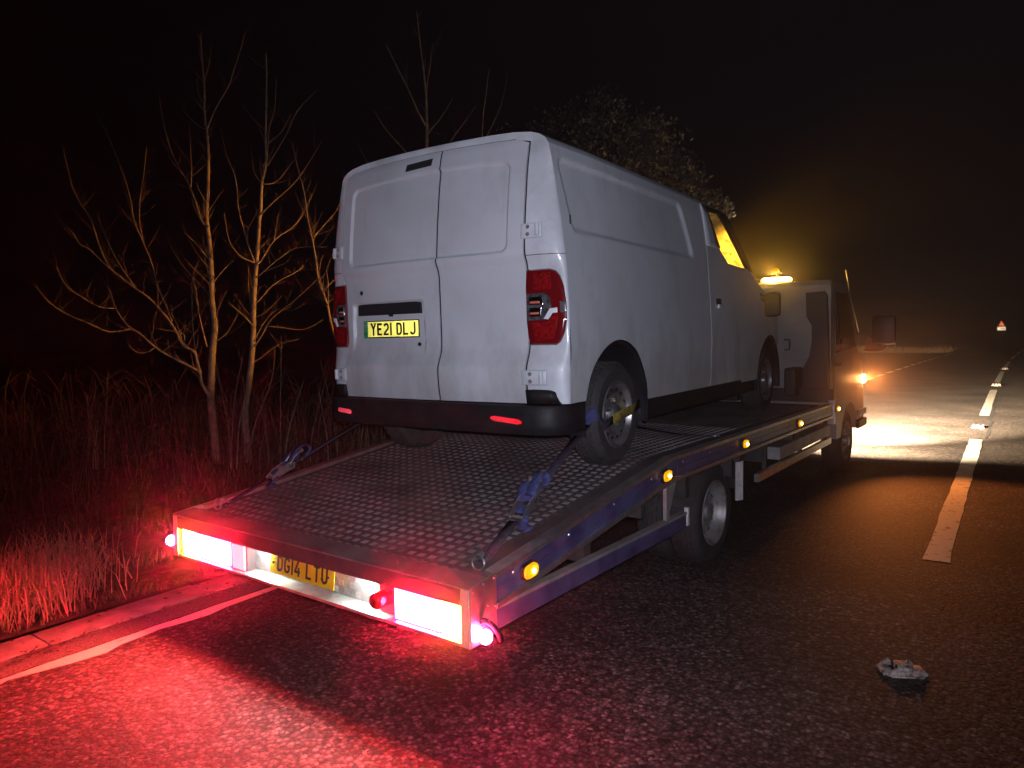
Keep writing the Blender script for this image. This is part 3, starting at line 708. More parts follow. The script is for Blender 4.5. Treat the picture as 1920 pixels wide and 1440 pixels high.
# rear lamps
def lampbox(u0, u1, name, mat, z0=.437, z1=.566):
    h = MB().box((u0-.008, .030, z0-.004), (u1+.008, .084, z1+.004), .003).build('lamp_housing', M['blackplastic'], truck)
    return MB().box((u0, .016, z0), (u1, .0295, z1), .005).build(name, mat, truck)
lampbox(-1.955, -1.620, 'rear_lamp', M['redlamp']); lampbox(-2.070, -1.962, 'rear_indicator', M['amberlamp']); lampbox(-1.592, -1.490, 'reversing_lamp', M['redlamp_dim'])
lampbox(-.418, -.165, 'rear_lamp', M['redlamp']); lampbox(-.158, -.052, 'rear_indicator', M['amberlamp'])
MB().box((-.545, .05, .432), (-.43, .084, .566), .004).build('reflector_panel', pmat('red_reflector_panel', (0.6, 0.05, 0.07), 0.3), truck)
f = MB().lathe([(.0, -.045), (.022, -.045), (.033, -.036), (.036, -.02), (.036, .05)], 'y', 20, (-.492, .01, .503)).build('fog_lamp', M['redlens'], truck, smooth=40)
# number plate + plate lamps
pl = empty('rear_number_plate', (-1.075, .052, .512)); pl.parent = truck; pl.rotation_euler = (radians(-6), 0, 0)
MB().box((-.238, -.003, -.054), (.238, .0, .054), .001).build('plate_sheet', M['yellow'], pl)
plate_text('DG14 LTU', pl, .476, .108, M['brownink'], 60, -.0035, 13)
bl = MB()
for u in (-.212, .2): bl.lathe([(0, -.006), (.006, -.005), (.006, 0)], 'y', 10, (u, -.003, -.002))
tag(bl.build('plate_screws', M['brownink'], pl), kind='stuff')
for u in (-1.375, -.645):
    h = MB().box((u-.05, .03, .558), (u+.05, .084, .571), .003).build('plate_lamp', M['blackplastic'], truck)
    MB().box((u-.042, .034, .5545), (u+.042, .080, .5575)).build('diffuser', M['plateled'], h)
# lower side rail, posts, brackets
for sd in (1, -1):
    ub = 0 if sd > 0 else -TW
    o = sweep(MB(), ub-sd*.03, ub-sd*.004, [(.158, .436, .518), (2.0, .430, .512)]).build('lower_side_rail', M['blue'], truck)
    sweep(MB(), ub-sd*.04, ub+sd*.002, [(.158, .519, .534), (2.0, .513, .528)]).build('top_lip', M['galv'], o)
    MB().box((ub-sd*.03, 1.735, .53), (ub-sd*.008, 1.775, .735)).build('post', M['galv'], truck)
    MB().prism([(ub-sd*.05, 1.80, .735), (ub-sd*.05, 1.80, .60), (ub-sd*.05, 1.86, .56), (ub-sd*.05, 1.96, .74)], (sd*.008, 0, 0)).build('gusset', M['galv'], truck)
    MB().box((ub-sd*.03, 2.03, .435), (ub-sd*.005, 2.055, .545), .002).build('bracket', M['whiteplastic'], truck)
    MB().add([(ub-sd*.03, 2.92, .415), (ub-sd*.0, 2.99, .412), (ub-sd*.03, 3.07, .405), (ub-sd*.06, 2.99, .41), (ub-sd*.03, 2.92, .685), (ub-sd*.0, 2.99, .690), (ub-sd*.03, 3.07, .695), (ub-sd*.06, 2.99, .69)],
             [(0,1,2,3),(4,5,6,7),(0,1,5,4),(1,2,6,5),(2,3,7,6),(3,0,4,7)]).build('support_leg', M['whiteplastic'], truck)
    MB().box((ub-sd*.06, 2.93, .69), (ub-sd*.005, 3.05, .735), .003).build('leg_bracket', M['chassis'], truck)
    sweep(MB(), ub-sd*.35, ub-sd*.012, [(3.9, .565, .665), (5.60, .575, .675)]).build('side_locker', M['galv'], truck)
    sweep(MB(), ub-sd*.04, ub-sd*.006, [(3.35, .475, .535), (5.62, .485, .545)]).build('side_guard_rail', M['alu'], truck)
    MB().box((ub-sd*.05, 5.67, .67), (ub+sd*.008, 5.72, .915), .003).build('headboard_post', M['alu'], truck)
    for v in (3.6, 4.6, 5.5): MB().box((ub-sd*.06, v, .50), (ub-sd*.03, v+.04, .745)).build('guard_post', M['chassis'], truck)
# chassis
for u in (-.68, -1.44): MB().box((u-.035, .35, .44), (u+.035, 7.2, .58), .004).build('chassis_rail', M['chassis'], truck)
for v in (.3, .9, 1.5, 2.1, 2.9, 3.6, 4.4, 5.2): MB().box((-TW+.05, v, (.50 if v < 1 else .585)), (-.05, v+.06, zt(v)-.055-(.02 if v < 1.8 else 0))).build('cross_member', M['chassis'], truck)
MB().tube([(-1.95, 2.75, .35), (-.2, 2.75, .35)], .06, 12).build('rear_axle', M['chassis'], truck, smooth=50)
MB().box((-1.3, 2.6, .24), (-.8, 2.9, .46), .06).build('differential', M['chassis'], truck, smooth=50)
# marker lamps on the right and left rails
def side_marker(v, z, s, ub):
    e = empty('side_marker_lamp', (ub+s*.008, v, z)); e.parent = truck; e.rotation_euler = (radians(7.6) if v < 1.85 else 0, 0, 0 if s > 0 else pi)
    def oval(a, b, r, x0, x1, name, mat, par):
        pts = []
        for cx, cz, t0 in ((a-r, b-r, 0), (-a+r, b-r, 90), (-a+r, -b+r, 180), (a-r, -b+r, 270)):
            pts += [(cx+r*cos(radians(t0+k*22.5)), cz+r*sin(radians(t0+k*22.5))) for k in range(5)]
        q = MB(); n = len(pts)
        q.v += [(x0, p[0], p[1]) for p in pts]+[(x1, p[0]*.94, p[1]*.9) for p in pts]
        q.f += [tuple(range(n)), tuple(range(2*n-1, n-1, -1))]+[(i, (i+1) % n, n+(i+1) % n, n+i) for i in range(n)]
        return q.build(name, mat, par, smooth=30)
    oval(.052, .034, .026, -.012, .004, 'bezel', M['blackplastic'], e)
    oval(.045, .028, .024, .0045, .017, 'lens', M['amber'], e)
    MB().lathe([(0, .023), (.008, .022), (.011, .0175)], 'x', 12, (0, 0.008, -.002)).build('bulb', M['amberled'], e, smooth=True)
    return e
for (v, z) in ((.372, .618), (1.70, .795), (3.0, .812), (4.40, .812), (5.745, .825)):
    side_marker(v, z, 1, 0 if v < 5.7 else .012); side_marker(v, z, -1, -TW if v < 5.7 else -TW-.012)
# wheels
def wheel(name, R, width, rim_r, dish, parent, loc, flip, rim_mat, treads=44, holes=12, hub=.05):
    """outer face looks to +x, axle at the local origin, outer sidewall at x=0"""
    e = empty(name, loc); e.parent = parent; e.rotation_euler = (0, 0, pi if flip else 0)
    sw = R-rim_r
    t = MB().lathe([(rim_r, -.015), (rim_r+.008, -.002), (rim_r+sw*.35, .006), (rim_r+sw*.7, .004), (R-.022, -.008), (R-.008, -.022), (R, -.036), (R, -width+.036), (R-.010, -width+.02), (R-.03, -width), (rim_r, -width+.01)], 'x', 56)
    to = t.build('tyre', M['rubber'], e, smooth=35)
    tb = MB(); bm_ = []
    for k in range(treads):
        for lane in range(4):
            a = 2*pi*(k+(.5 if lane % 2 else 0))/treads; x0 = -.030-lane*(width-.06)/4; x1 = x0-(width-.06)/4+.008; dw = pi/treads*.72
            P = []
            for rr2 in (R-.002, R+.007):
                for (x, s_) in ((x0, -1), (x1, -1), (x1, 1), (x0, 1)): P.append((x, rr2*cos(a+s_*dw+(.05 if x == x1 else 0)), rr2*sin(a+s_*dw+(.05 if x == x1 else 0))))
            tb.add(P, [(4,5,6,7),(0,1,5,4),(1,2,6,5),(2,3,7,6),(3,0,4,7)])
    tag(tb.build('tread_blocks', M['rubber'], to), kind='stuff')
    rm = MB().lathe([(rim_r+.006, -.014), (rim_r+.010, .000), (rim_r+.004, .006), (rim_r-.004, .002), (rim_r-.012, -.018), (rim_r-.020, -.030), (rim_r-.030, -dish*.8), (rim_r*.80, -dish), (rim_r*.66, -dish+.018), (rim_r*.58, -dish+.006), (rim_r*.45, -dish-.004), (rim_r*.30, -dish), (rim_r*.28, -dish+hub), (rim_r*.22, -dish+hub+.008), (0, -dish+hub+.009)], 'x', 48)
    ro = rm.build('rim', rim_mat, e, smooth=40)
    h = MB()
    for k in range(holes):
        a = 2*pi*k/holes; c = (-dish+.010, rim_r*.735*cos(a), rim_r*.735*sin(a)); h.lathe([(0, .003), (.0125, .003), (.0125, -.01)], 'x', 12, c)
    tag(h.build('rim_holes', M['seam'], ro), kind='stuff')
    h = MB()
    for k in range(5):
        a = 2*pi*k/5+.3; h.lathe([(0, .014), (.010, .014), (.010, -.012)], 'x', 6, (-dish+.008, rim_r*.42*cos(a), rim_r*.42*sin(a)))
    tag(h.build('wheel_nuts', M['steel'], ro), kind='stuff')
    return e
wheel('rear_wheel', .355, .20, .215, .085, truck, (-.115, 2.75, .355), False, M['rustysteel'])
wheel('rear_wheel', .355, .20, .215, .085, truck, (-TW+.115, 2.75, .355), True, M['rustysteel'])
wheel('inner_rear_wheel', .355, .20, .215, .085, truck, (-.35, 2.75, .355), False, M['rustysteel'], 36)
wheel('front_wheel', .355, .20, .215, .03, truck, (-.12, 6.85, .355), False, M['rustysteel'])
wheel('front_wheel', .355, .20, .215, .03, truck, (-TW+.16, 6.85, .355), True, M['rustysteel'])
mg = MB()
for k in range(12):
    a0, a1 = radians(15+150*k/12), radians(15+150*(k+1)/12)
    mg.add([(u, 2.75+.40*cos(a), .36+.37*sin(a)) for a in (a0, a1) for u in (-.36, -.10)], [(0, 1, 3, 2)])
mg.build('mudguard', M['chassis'], truck)
# cab
CU0, CU1 = -2.02, -.085
prof = [(5.90, .72), (5.90, 2.09), (5.93, 2.135), (6.02, 2.15), (6.60, 2.16), (6.74, 2.10), (6.98, 1.78), (7.22, 1.44), (7.46, 1.27), (7.58, 1.12), (7.62, .92), (7.62, .45), (7.34, .45)]
arch_ = [(6.85+.44*cos(radians(a)), .36+.44*sin(radians(a))) for a in range(14, 170, 12)]
prof2 = prof+arch_+[(6.40, .45), (6.2, .45), (6.2, .72)]
def cabshell(u0, u1, name, mat):
    bm = bmesh.new()
    vs = [bm.verts.new((u0, v, z)) for v, z in prof2]; f = bm.faces.new(vs)
    r = bmesh.ops.extrude_face_region(bm, geom=[f]); bmesh.ops.translate(bm, verts=[g for g in r['geom'] if isinstance(g, bmesh.types.BMVert)], vec=(u1-u0, 0, 0))
    bmesh.ops.recalc_face_normals(bm, faces=bm.faces[:])
    ed = [e for e in bm.edges if abs(e.verts[0].co.x-e.verts[1].co.x) < 1e-5 and min(e.verts[0].co.z, e.verts[1].co.z) > .9]
    bmesh.ops.bevel(bm, geom=ed, offset=.045, segments=3, affect='EDGES', profile=.6)
    me = bpy.data.meshes.new(name); bm.to_mesh(me); bm.free(); me.materials.append(mat)
    o = bpy.data.objects.new(name, me); COL.objects.link(o); o.parent = truck; me.shade_smooth(); me.set_sharp_from_angle(angle=radians(32)); return o
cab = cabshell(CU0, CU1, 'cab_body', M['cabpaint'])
for s, ub in ((1, CU1), (-1, CU0)):
    MB().prism([(ub+s*.003, 6.10, 2.02), (ub+s*.003, 6.62, 2.03), (ub+s*.003, 6.88, 1.72), (ub+s*.003, 7.10, 1.43), (ub+s*.003, 6.10, 1.38)], (s*.004, 0, 0)).build('side_window', M['glassdark'], cab)
    MB().box((ub, 6.055, .70), (ub+s*.003, 6.062, 2.05)).build('door_gap', M['seam'], cab)
    MB().box((ub+s*.001, 6.12, 1.24), (ub+s*.022, 6.28, 1.275), .005).build('door_handle', M['blackplastic'], cab)
    MB().box((ub-s*.012, 7.20, .46), (ub+s*.035, 7.66, .56), .02).build('bumper_end', M['blackplastic'], cab)
    MB().box((ub-s*.012, 7.24, .60), (ub+s*.030, 7.655, .68), .02).build('bumper_end', M['galv'], cab)
MB().prism([(CU0+.12, 6.79, 2.05), (CU0+.12, 7.235, 1.445), (CU1-.12, 7.235, 1.445), (CU1-.12, 6.79, 2.05)], (0, .02, .015)).build('windscreen', M['glassdark'], cab)
MB().box((CU0+.3, 7.63, .75), (CU1-.3, 7.65, 1.05), .004).build('grille', M['cabdark'], cab)
# rear wall fittings
o = MB().add([(-.330, 5.80, 1.72), (-.110, 5.80, 1.72), (-.110, 5.86, 1.72), (-.330, 5.86, 1.72)], []) 
sn = [tr(*q, 5.80) for q in ((1511, 549), (1544, 546), (1549, 553), (1551, 600), (1553, 700), (1553, 740), (1503, 740), (1506, 690), (1517, 668), (1522, 640), (1522, 610), (1512, 594))]
MB().prism([(p.x, 5.80, p.z) for p in sn], (0, .08, 0)).build('air_intake', M['cabdark'], truck)
g = [tr(*q, 5.84) for q in ((1470, 637), (1480, 637), (1481, 645), (1480, 655), (1471, 656))]
MB().tube([(p.x, 5.84, p.z) for p in g], .010, 6).build('grab_hook', M['chassis'], truck)
a_, b_ = tr(1482, 688, 5.8), tr(1503, 740, 5.8)
MB().box((a_.x, 5.55, b_.z), (b_.x, 5.88, a_.z), .03).build('winch_box', M['chassis'], truck)
MB().box((-1.6, 5.45, .89), (-.9, 5.85, 1.12), .03).build('winch', M['chassis'], truck)
MB().box((-TW+.02, 5.70, .885), (-.02, 5.76, 1.02), .006).build('headboard', M['chassis'], truck)
a_, b_ = tr(1586, 506, 6.7), tr(1610, 622, 7.2)
MB().tube([a_, (a_+b_)/2+Vector((-.012, 0, .01)), b_], [.007, .006, .004], 6).build('antenna', M['alu'], truck, smooth=True)
# mirror on its arm
q = [tr(*p, 7.15) for p in ((1620, 657), (1640, 658), (1654, 655), (1661, 645), (1664, 632))]
o = MB().tube(q, .014, 8).build('mirror_arm', M['arm_orange_light'], truck, smooth=True)
q2 = [tr(*p, 7.15) for p in ((1625, 633), (1646, 632), (1648, 642), (1655, 649), (1655, 654), (1622, 657))]
MB().prism([(p.x, 7.155, p.z) for p in q2], (0, .02, 0)).build('mirror_bracket', M['arm_orange_light'], o)
c0, c1 = tr(1636, 592, 7.1), tr(1680, 646, 7.1)
MB().box((c0.x, 7.04, c1.z), (c1.x, 7.15, c0.z), .052).build('mirror_head', M['cabdark'], o, smooth=50)
# front indicator, headlamps
MB().box((CU1-.03, 7.50, .985), (CU1+.028, 7.60, 1.085), .015).build('front_indicator', M['indicator'], truck, smooth=50)
MB().box((CU0-.030, 7.40, .985), (CU0+.01, 7.57, 1.085), .015).build('front_indicator', M['indicator'], truck, smooth=50)
for u in (-.38, -1.72):
    h = MB().lathe([(0, .03), (.08, .02), (.10, 0), (.10, -.05)], 'y', 20, (u, 7.63, .80)).build('headlamp', pmat('headlamp_glass', (.9, .9, .85), .1, emit=((1, .86, .66), 40)), truck, smooth=40)
# amber light bar
lb = MB().box((-1.98, 6.26, 2.165), (-.56, 6.44, 2.180), .005).build('light_bar', M['cabdark'], truck)
for (u0, u1) in ((-1.97, -1.72), (-.90, -.62)):
    MB().box((u0, 6.27, 2.1805), (u1, 6.43, 2.228), .012).build('beacon', M['beacon'], lb, smooth=50)
MB().box((-1.70, 6.28, 2.181), (-.92, 6.42, 2.222), .01).build('centre_section', M['cabdark'], lb)
tp = tr(1456, 507, 6.1)
MB().lathe([(0, .03), (.018, .022), (.026, 0), (.02, -.022), (0, -.03)], 'x', 14, (tp.x, tp.y, tp.z)).build('amber_knob', M['amber'], lb, smooth=True)  # small amber emissive knob on a thin stalk above the light bar
MB().tube([tp, (tp.x, tp.y+.1, 2.15)], .006, 6).build('knob_stalk', M['cabdark'], lb)

def tl(u, v, z): return TM @ Vector((u, v, z))
AMB = (1.0, .50, .10)
VMA = tl(-.47, 4.12, 2.20)
lamp('beacon_light_left', 'SPOT', tl(-1.99, 6.30, 2.27), 1700, (1.0, .34, .03), .03, aim=tl(-6.5, 3.6, 2.55), size=34, blend=.8)
lamp('windscreen_glow_spot', 'SPOT', tl(-1.86, 6.20, 2.27), 5000, (1.0, .44, .03), .03, aim=VMA, size=15, blend=1.0)  # narrow spot added at the left beacon so the van windscreen glows
lamp('beacon_glow', 'POINT', tl(-.76, 6.22, 2.27), 34, (1.0, .45, .05), .04)
lamp('beacon_light_back', 'POINT', tl(-1.85, 6.20, 2.25), 22, AMB, .05)
HC = (1.0, .75, .48)
for u in (-.38, -1.72):
    lamp('headlamp_beam', 'SPOT', tl(u, 7.70, .80), 3000, HC, .06, aim=tl(u+.15, 20, -.4), size=150, blend=.9)
    lamp('headlamp_far', 'SPOT', tl(u, 7.72, .80), 52000, HC, .06, aim=tl(u+2.8, 50, -.9), size=58, blend=1.0)
lamp('indicator_light', 'POINT', tl(CU1+.05, 7.57, 1.04), 3, (1.0, .36, .08), .05)
lamp('asphalt_tint_spot', 'SPOT', tl(CU1+.05, 7.56, 1.04), 380, (1.0, .26, .05), .05, aim=tl(2.6, 4.2, 0), size=80, blend=.9)  # spot added at the indicator to tint the asphalt orange

# ================================================================== panel van
VS = .91
vo = Vector((-2.93506, 4.02052, .77238)); vo = CAM + (vo-CAM)*VS
van = empty('panel_van', vo); van.rotation_euler = (radians(.36), 0, radians(.863)); van.scale = (VS, VS, VS)
tag(van, 'white panel van with twin rear doors standing on the recovery truck deck', 'van')
VM = Matrix.Translation(vo) @ Matrix.Rotation(radians(.863), 4, 'Z') @ Matrix.Rotation(radians(.36), 4, 'X') @ Matrix.Scale(VS, 4)
def lerp_tab(T, x):
    if x <= T[0][0]: return T[0][1]
    for (a, b), (c, d) in zip(T, T[1:]):
        if x <= c:
            t = (x-a)/(c-a); return b+(d-b)*t
    return T[-1][1]
def sm(T, x, h=.02): return (lerp_tab(T, x-h)+lerp_tab(T, x)*2+lerp_tab(T, x+h))/4
HT = [(.30, .945), (.45, .955), (.75, .958), (.95, .956), (1.10, .950), (1.30, .936), (1.45, .926), (1.57, .912), (1.68, .898), (1.77, .884), (1.84, .868), (1.87, .858)]
def Hw(w, v=0):
    taper = 1 if v < 3.5 else 1-.13*((v-3.5)/.75)**2
    r = -.022*max(0, min(1, (-v-.2)/.5))*max(0, min(1, (w-1.2)/.5))
    return sm(HT, w, .03)*taper + r
ROOF = [(0, .858, 1.87), (1, .838, 1.902), (2, .80, 1.928), (3, .74, 1.946), (4, .62, 1.962), (5, .45, 1.972), (6, .22, 1.979), (7, 0, 1.981)]
def sst(a, b, x): t = max(0, min(1, (x-a)/(b-a))); return t*t*(3-2*t)
def rrect_sd(x, y, x0, x1, y0, y1, r):
    cx, cy = (x0+x1)/2, (y0+y1)/2; dx, dy = abs(x-cx)-(x1-x0)/2+r, abs(y-cy)-(y1-y0)/2+r
    return sqrt(max(dx, 0)**2+max(dy, 0)**2)+min(max(dx, dy), 0)-r
AC, AR, AZ, FC = -.06, .445, .342, 3.47
def bottom(v):
    s_ = .445 if v < -.2 else (.385 if v < 2.5 else .36)
    for c in (AC, FC):
        if abs(v-c) < AR: s_ = max(s_, AZ+sqrt(AR*AR-(v-c)**2))
    return s_
BELT = [(1.66, 1.53), (1.99, 1.53), (2.19, 1.42), (2.72, 1.41), (2.86, 1.385), (3.10, 1.29), (3.5, 1.17), (3.9, 1.03), (4.1, .93), (4.22, .80)]
def side_u(v, w):
    u = Hw(w, v)
    if v < 1.6:
        vv = v+.42*(w-1.40)*(1 if v > .3 else .38)
        d = rrect_sd(vv, w, -.555, 1.335, 1.395, 1.80, .05); u -= .020*(1-sst(-.020, .002, d))
    if .7 < w < .9: pass
    u += .006*sst(.62, .74, w)*(1-sst(.74, .95, w))           # faint feature line
    for sv in (1.655,):
        if abs(v-sv) < .0035: u -= .012
    return u
def SF(s): return 1.0 if s > 0 else .925
def side_shell(sgn):
    sg = sgn; sgn = sgn*SF(sgn)
    vs = [-.67+.0165*i for i in range(int(5.0/.0165))]
    vs = [v for v in vs if v < 4.22]+[4.22]
    for c in (AC, FC):
        vs = [v for v in vs if not (abs(v-c) < AR+.004)]
        vs += [c+(AR+.003)*cos(pi*k/60) for k in range(61)]
    vs += [1.651, 1.653, 1.655, 1.657, 1.659]; vs = sorted(set(round(v, 4) for v in vs))
    def cols(vs, top, n):
        return MB().grid(lambda i, j: (sgn*side_u(vs[i], bottom(vs[i])+(top(vs[i])-bottom(vs[i]))*j/n), vs[i], bottom(vs[i])+(top(vs[i])-bottom(vs[i]))*j/n), len(vs)-1, n)
    a = cols([v for v in vs if v <= 1.6551], lambda v: 1.87, 96).build('side_panel', M['van'], van, smooth=50)
    b = cols([v for v in vs if v >= 1.655], lambda v: lerp_tab(BELT, v), 64).build('front_side_panel', M['van'], van, smooth=50)
    # arch liners
    for c in (AC, FC):
        l = MB(); l.grid(lambda i, j: (sgn*((.952, .935, .60)[j]), c+(AR-.002-(0, .022, .030)[j])*cos(pi*(i/28)*1.16-.25), AZ+(AR-.002-(0, .022, .030)[j])*sin(pi*(i/28)*1.16-.25)), 28, 2)
        l.build('arch_liner', M['blackplastic'], van, smooth=40)
    # sills
    MB().prism([(sgn*.925, AC+AR-.005, .15+.10), (sgn*.93, AC+AR-.005, .40), (sgn*.70, AC+AR-.005, .40), (sgn*.70, AC+AR-.005, .25)], (0, FC-AC-2*AR+.02, 0)).build('sill', M['blackplastic'], van)
    # greenhouse
    def strip(A, B, name, mat, off=0.0, n=8, par=van):
        g = MB(); g.grid(lambda i, j: (lambda v, w: (sgn*(Hw(w, v)-off), v, w))(A[0][0]+(A[1][0]-A[0][0])*i/n+((B[0][0]+(B[1][0]-B[0][0])*i/n)-(A[0][0]+(A[1][0]-A[0][0])*i/n))*j/3, A[0][1]+(A[1][1]-A[0][1])*i/n+((B[0][1]+(B[1][1]-B[0][1])*i/n)-(A[0][1]+(A[1][1]-A[0][1])*i/n))*j/3), n, 3)
        o = g.build(name, mat, par, smooth=True); md = o.modifiers.new('t', 'SOLIDIFY'); md.thickness = .02; md.offset = 0; return o
    strip(((1.658, 1.53), (1.658, 1.868)), ((1.99, 1.53), (1.80, 1.815)), 'door_frame', M['van'])
    strip(((1.658, 1.868), (2.30, 1.868)), ((1.80, 1.815), (2.10, 1.838)), 'door_frame', M['blackplastic'])
    strip(((2.10, 1.838), (2.70, 1.415)), ((2.30, 1.868), (2.90, 1.385)), 'windscreen_pillar', M['blackplastic'])
    P = [(1.99, 1.53), (2.19, 1.425), (2.70, 1.415), (2.10, 1.838), (1.80, 1.815)]
    MB().add([(sgn*(Hw(w_, v_)-.015), v_, w_) for v_, w_ in P], [(0, 1, 2, 3, 4)]).build('side_window', M['glass'], van)
    # handle
    h = MB().box((sgn*.90, 1.80, 1.045), (sgn*.958, 1.93, 1.105), .012).build('handle_recess', M['blackplastic'], van, smooth=40)
    MB().box((sgn*.957, 1.81, 1.02), (sgn*.975, 1.91, 1.055), .008).build('door_handle', M['van'], h, smooth=40)
    # mirror
    mo = MB().box((sgn*.985, 3.12, .965), (sgn*1.135, 3.24, 1.205), .045).build('wing_mirror', M['blackplastic'], van, smooth=50)
    MB().tube([(sgn*.90, 3.16, 1.20), (sgn*1.02, 3.18, 1.12)], .03, 8).build('mirror_arm', M['blackplastic'], mo, smooth=True)
side_shell(1); side_shell(-1)
# black tape / seam mark behind the side pressing
MB().box((.924, -.600, 1.43), (.931, -.596, 1.48)).build('scratch', M['seam'], van)
# roof
def roof_pt(k, v):
    _, u, w_ = ROOF[k]; w_ = w_ - .035*sst(1.7, 2.35, v)*(1 if k > 1 else .3) - .018*sst(-.35, -.67, -v-.0 if False else v)*0
    r = Hw(1.87, v)-.858
    return u + (r if k < 3 else r*(.8 if k == 3 else (.3 if k == 4 else 0))), w_
rvs = [-.67+.06*i for i in range(50)]
m = MB(); full = [(k, 1) for k in range(8)]+[(k, -1) for k in range(6, -1, -1)]
m.grid(lambda i, j: (full[j][1]*SF(full[j][1])*roof_pt(full[j][0], rvs[i])[0], rvs[i], roof_pt(full[j][0], rvs[i])[1]), 49, 14)
m.build('roof', M['van'], van, smooth=True)
# rear doors: height field
PROF = [(.445, -.770), (.52, -.783), (.60, -.790), (.65, -.788), (.70, -.765), (.745, -.748), (.80, -.744), (1.0, -.748), (1.18, -.752), (1.225, -.762), (1.265, -.783), (1.31, -.786), (1.5, -.770), (1.7, -.745), (1.80, -.727), (1.90, -.704), (1.94, -.688)]
def door_v(u, w_):
    v = sm(PROF, w_, .012) + .03*(abs(u)/.72)**2.2
    d = rrect_sd(u, w_ + .035*(u/.7)**2*sst(1.5, 1.8, w_), -.640, .618, 1.285, 1.825, .055)
    v += .015*(1-sst(-.016, .0, d))
    d = rrect_sd(u, w_, -.662-.05*(1.05-w_), -.022+.05*(1.05-w_), .62, 1.060, .03)
    v += .020*(1-sst(-.018, .0, d))*sst(.70, .86, w_)
    return v
def door_top(u): return 1.934-.022*(abs(u)/.716)**2-.022*sst(.62, .716, abs(u))**2
def rear_door(u0, u1, name):
    nu = max(8, int((u1-u0)/.0075)); nw = 196
    def P(i, j):
        ii, jj = min(max(i-1, 0), nu), min(max(j-1, 0), nw); u = u0+(u1-u0)*ii/nu
        w_ = .445+(door_top(u)-.445)*jj/nw
        edge = (i != ii+1) or (j != jj+1)
        dx = .004 if i == 0 else (-.004 if i == nu+2 else 0)
        # rounded outer corners at the foot
        r = .03; e_ = min(u-u0, u1-u); b_ = w_-.445
        return (u, door_v(u, w_)+(.035 if edge else 0), w_)
    return MB().grid(P, nu+2, nw+2).build(name, M['van'], van, smooth=38)
dl = rear_door(-.714, .101, 'rear_door'); dr = rear_door(.118, .714, 'rear_door')
MB().box((-.70, -.665, .46), (.70, -.655, 1.80)).build('door_gap_shadow', M['seam'], van)
def seal(u0, u1, off, name):
    m = MB(); m.grid(lambda i, j: ((u0, u1)[j], door_v((u0+u1)/2, .447+(door_top(u0)-.449)*i/150)+off, .447+(door_top(u0)-.449)*i/150), 150, 1); m.build(name, M['seam'], van)
seal(.098, .121, .009, 'door_seal'); seal(.709, .727, .013, 'door_seal'); seal(-.727, -.709, .013, 'door_seal')
# rounded rear corners and header
def corner(sgn):
    K = [(.445+(1.87-.445)*k/60, None) for k in range(61)]
    pts = [(Hw(w_, -.67)*SF(sgn), w_) for w_, _ in K]+[(roof_pt(k, -.67)[0]*SF(sgn), roof_pt(k, -.67)[1]) for k in range(1, 8)]
    n = 14
    def P(i, j):
        u, w_ = pts[i]; s_ = j/n
        ut = min(u, .726); wt = min(w_, door_top(min(u, .716))+.006); vt = sm(PROF, min(wt, 1.94), .012)+.008+.030*(min(ut, .724)/.72)**2.2
        a = 1-cos(s_*pi/2); b = sin(s_*pi/2)
        if 1.16 < w_ < 1.24 or w_ < .75: pass
        return (sgn*(u+(ut-u)*a), -.67+(vt+.67)*b, w_+(wt-w_)*a)
    return MB().grid(P, len(pts)-1, n).build('rear_pillar', M['pillar'], van, smooth=50)
corner(1); corner(-1)
def pil(sgn, a, w_, off):
    """surface of the rear corner: a=0 at the door edge, 1 at the side"""
    def base(a, w_):
        s_ = 1-a; u = Hw(w_, -.67)*SF(sgn); ut = .726; vt = sm(PROF, w_, .012)+.032
        return Vector((u+(ut-u)*(1-cos(s_*pi/2)), -.67+(vt+.67)*sin(s_*pi/2), w_))
    p = base(a, w_); t = base(a+.02, w_)-base(a-.02, w_); n = Vector((t.y, -t.x, 0)).normalized()
    if n.y > 0: n = -n
    p = p+n*off; return (sgn*p.x, p.y, p.z)
MB().tube([pil(1, .02+.96*k/8, 1.262, .0005) for k in range(9)], .0018, 5).build('pillar_joint', M['seam'], van)
MB().tube([pil(-1, .02+.96*k/8, 1.262, .0005) for k in range(9)], .0018, 5).build('pillar_joint', M['seam'], van)
def densify(P, n=5):
    o = []
    for i in range(len(P)):
        a, b = P[i], P[(i+1) % len(P)]; o += [(a[0]+(b[0]-a[0])*k/n, a[1]+(b[1]-a[1])*k/n) for k in range(n)]
    return o
def pil_patch(sgn, poly, off, name, mat, parent, dome=.012):
    P = densify(poly); cx = sum(p[0] for p in P)/len(P); cy = sum(p[1] for p in P)/len(P); rings = [(1.0, 0), (.965, .75), (.90, 1), (.7, 1.05), (.45, 1.08), (.2, 1.1)]
    m = MB(); n = len(P)
    for r, h in rings:
        for p in P: m.v.append(pil(sgn, cx+(p[0]-cx)*r, cy+(p[1]-cy)*r, off+dome*h))
    m.v.append(pil(sgn, cx, cy, off+dome*1.1))
    for k in range(len(rings)-1):
        for i in range(n): m.f.append((k*n+i, k*n+(i+1) % n, (k+1)*n+(i+1) % n, (k+1)*n+i))
    k = (len(rings)-1)*n
    for i in range(n): m.f.append((k+i, k+(i+1) % n, len(m.v)-1))
    return m.build(name, mat, parent, smooth=40)
LAMP = [(-.03, 1.185), (.42, 1.185), (.56, 1.172), (.66, 1.145), (.76, 1.09), (.81, 1.02), (.83, .96), (.82, .90), (.74, .84), (.60, .785), (.50, .768), (.02, .768), (-.02, .80), (-.05, .90), (-.05, 1.10)]
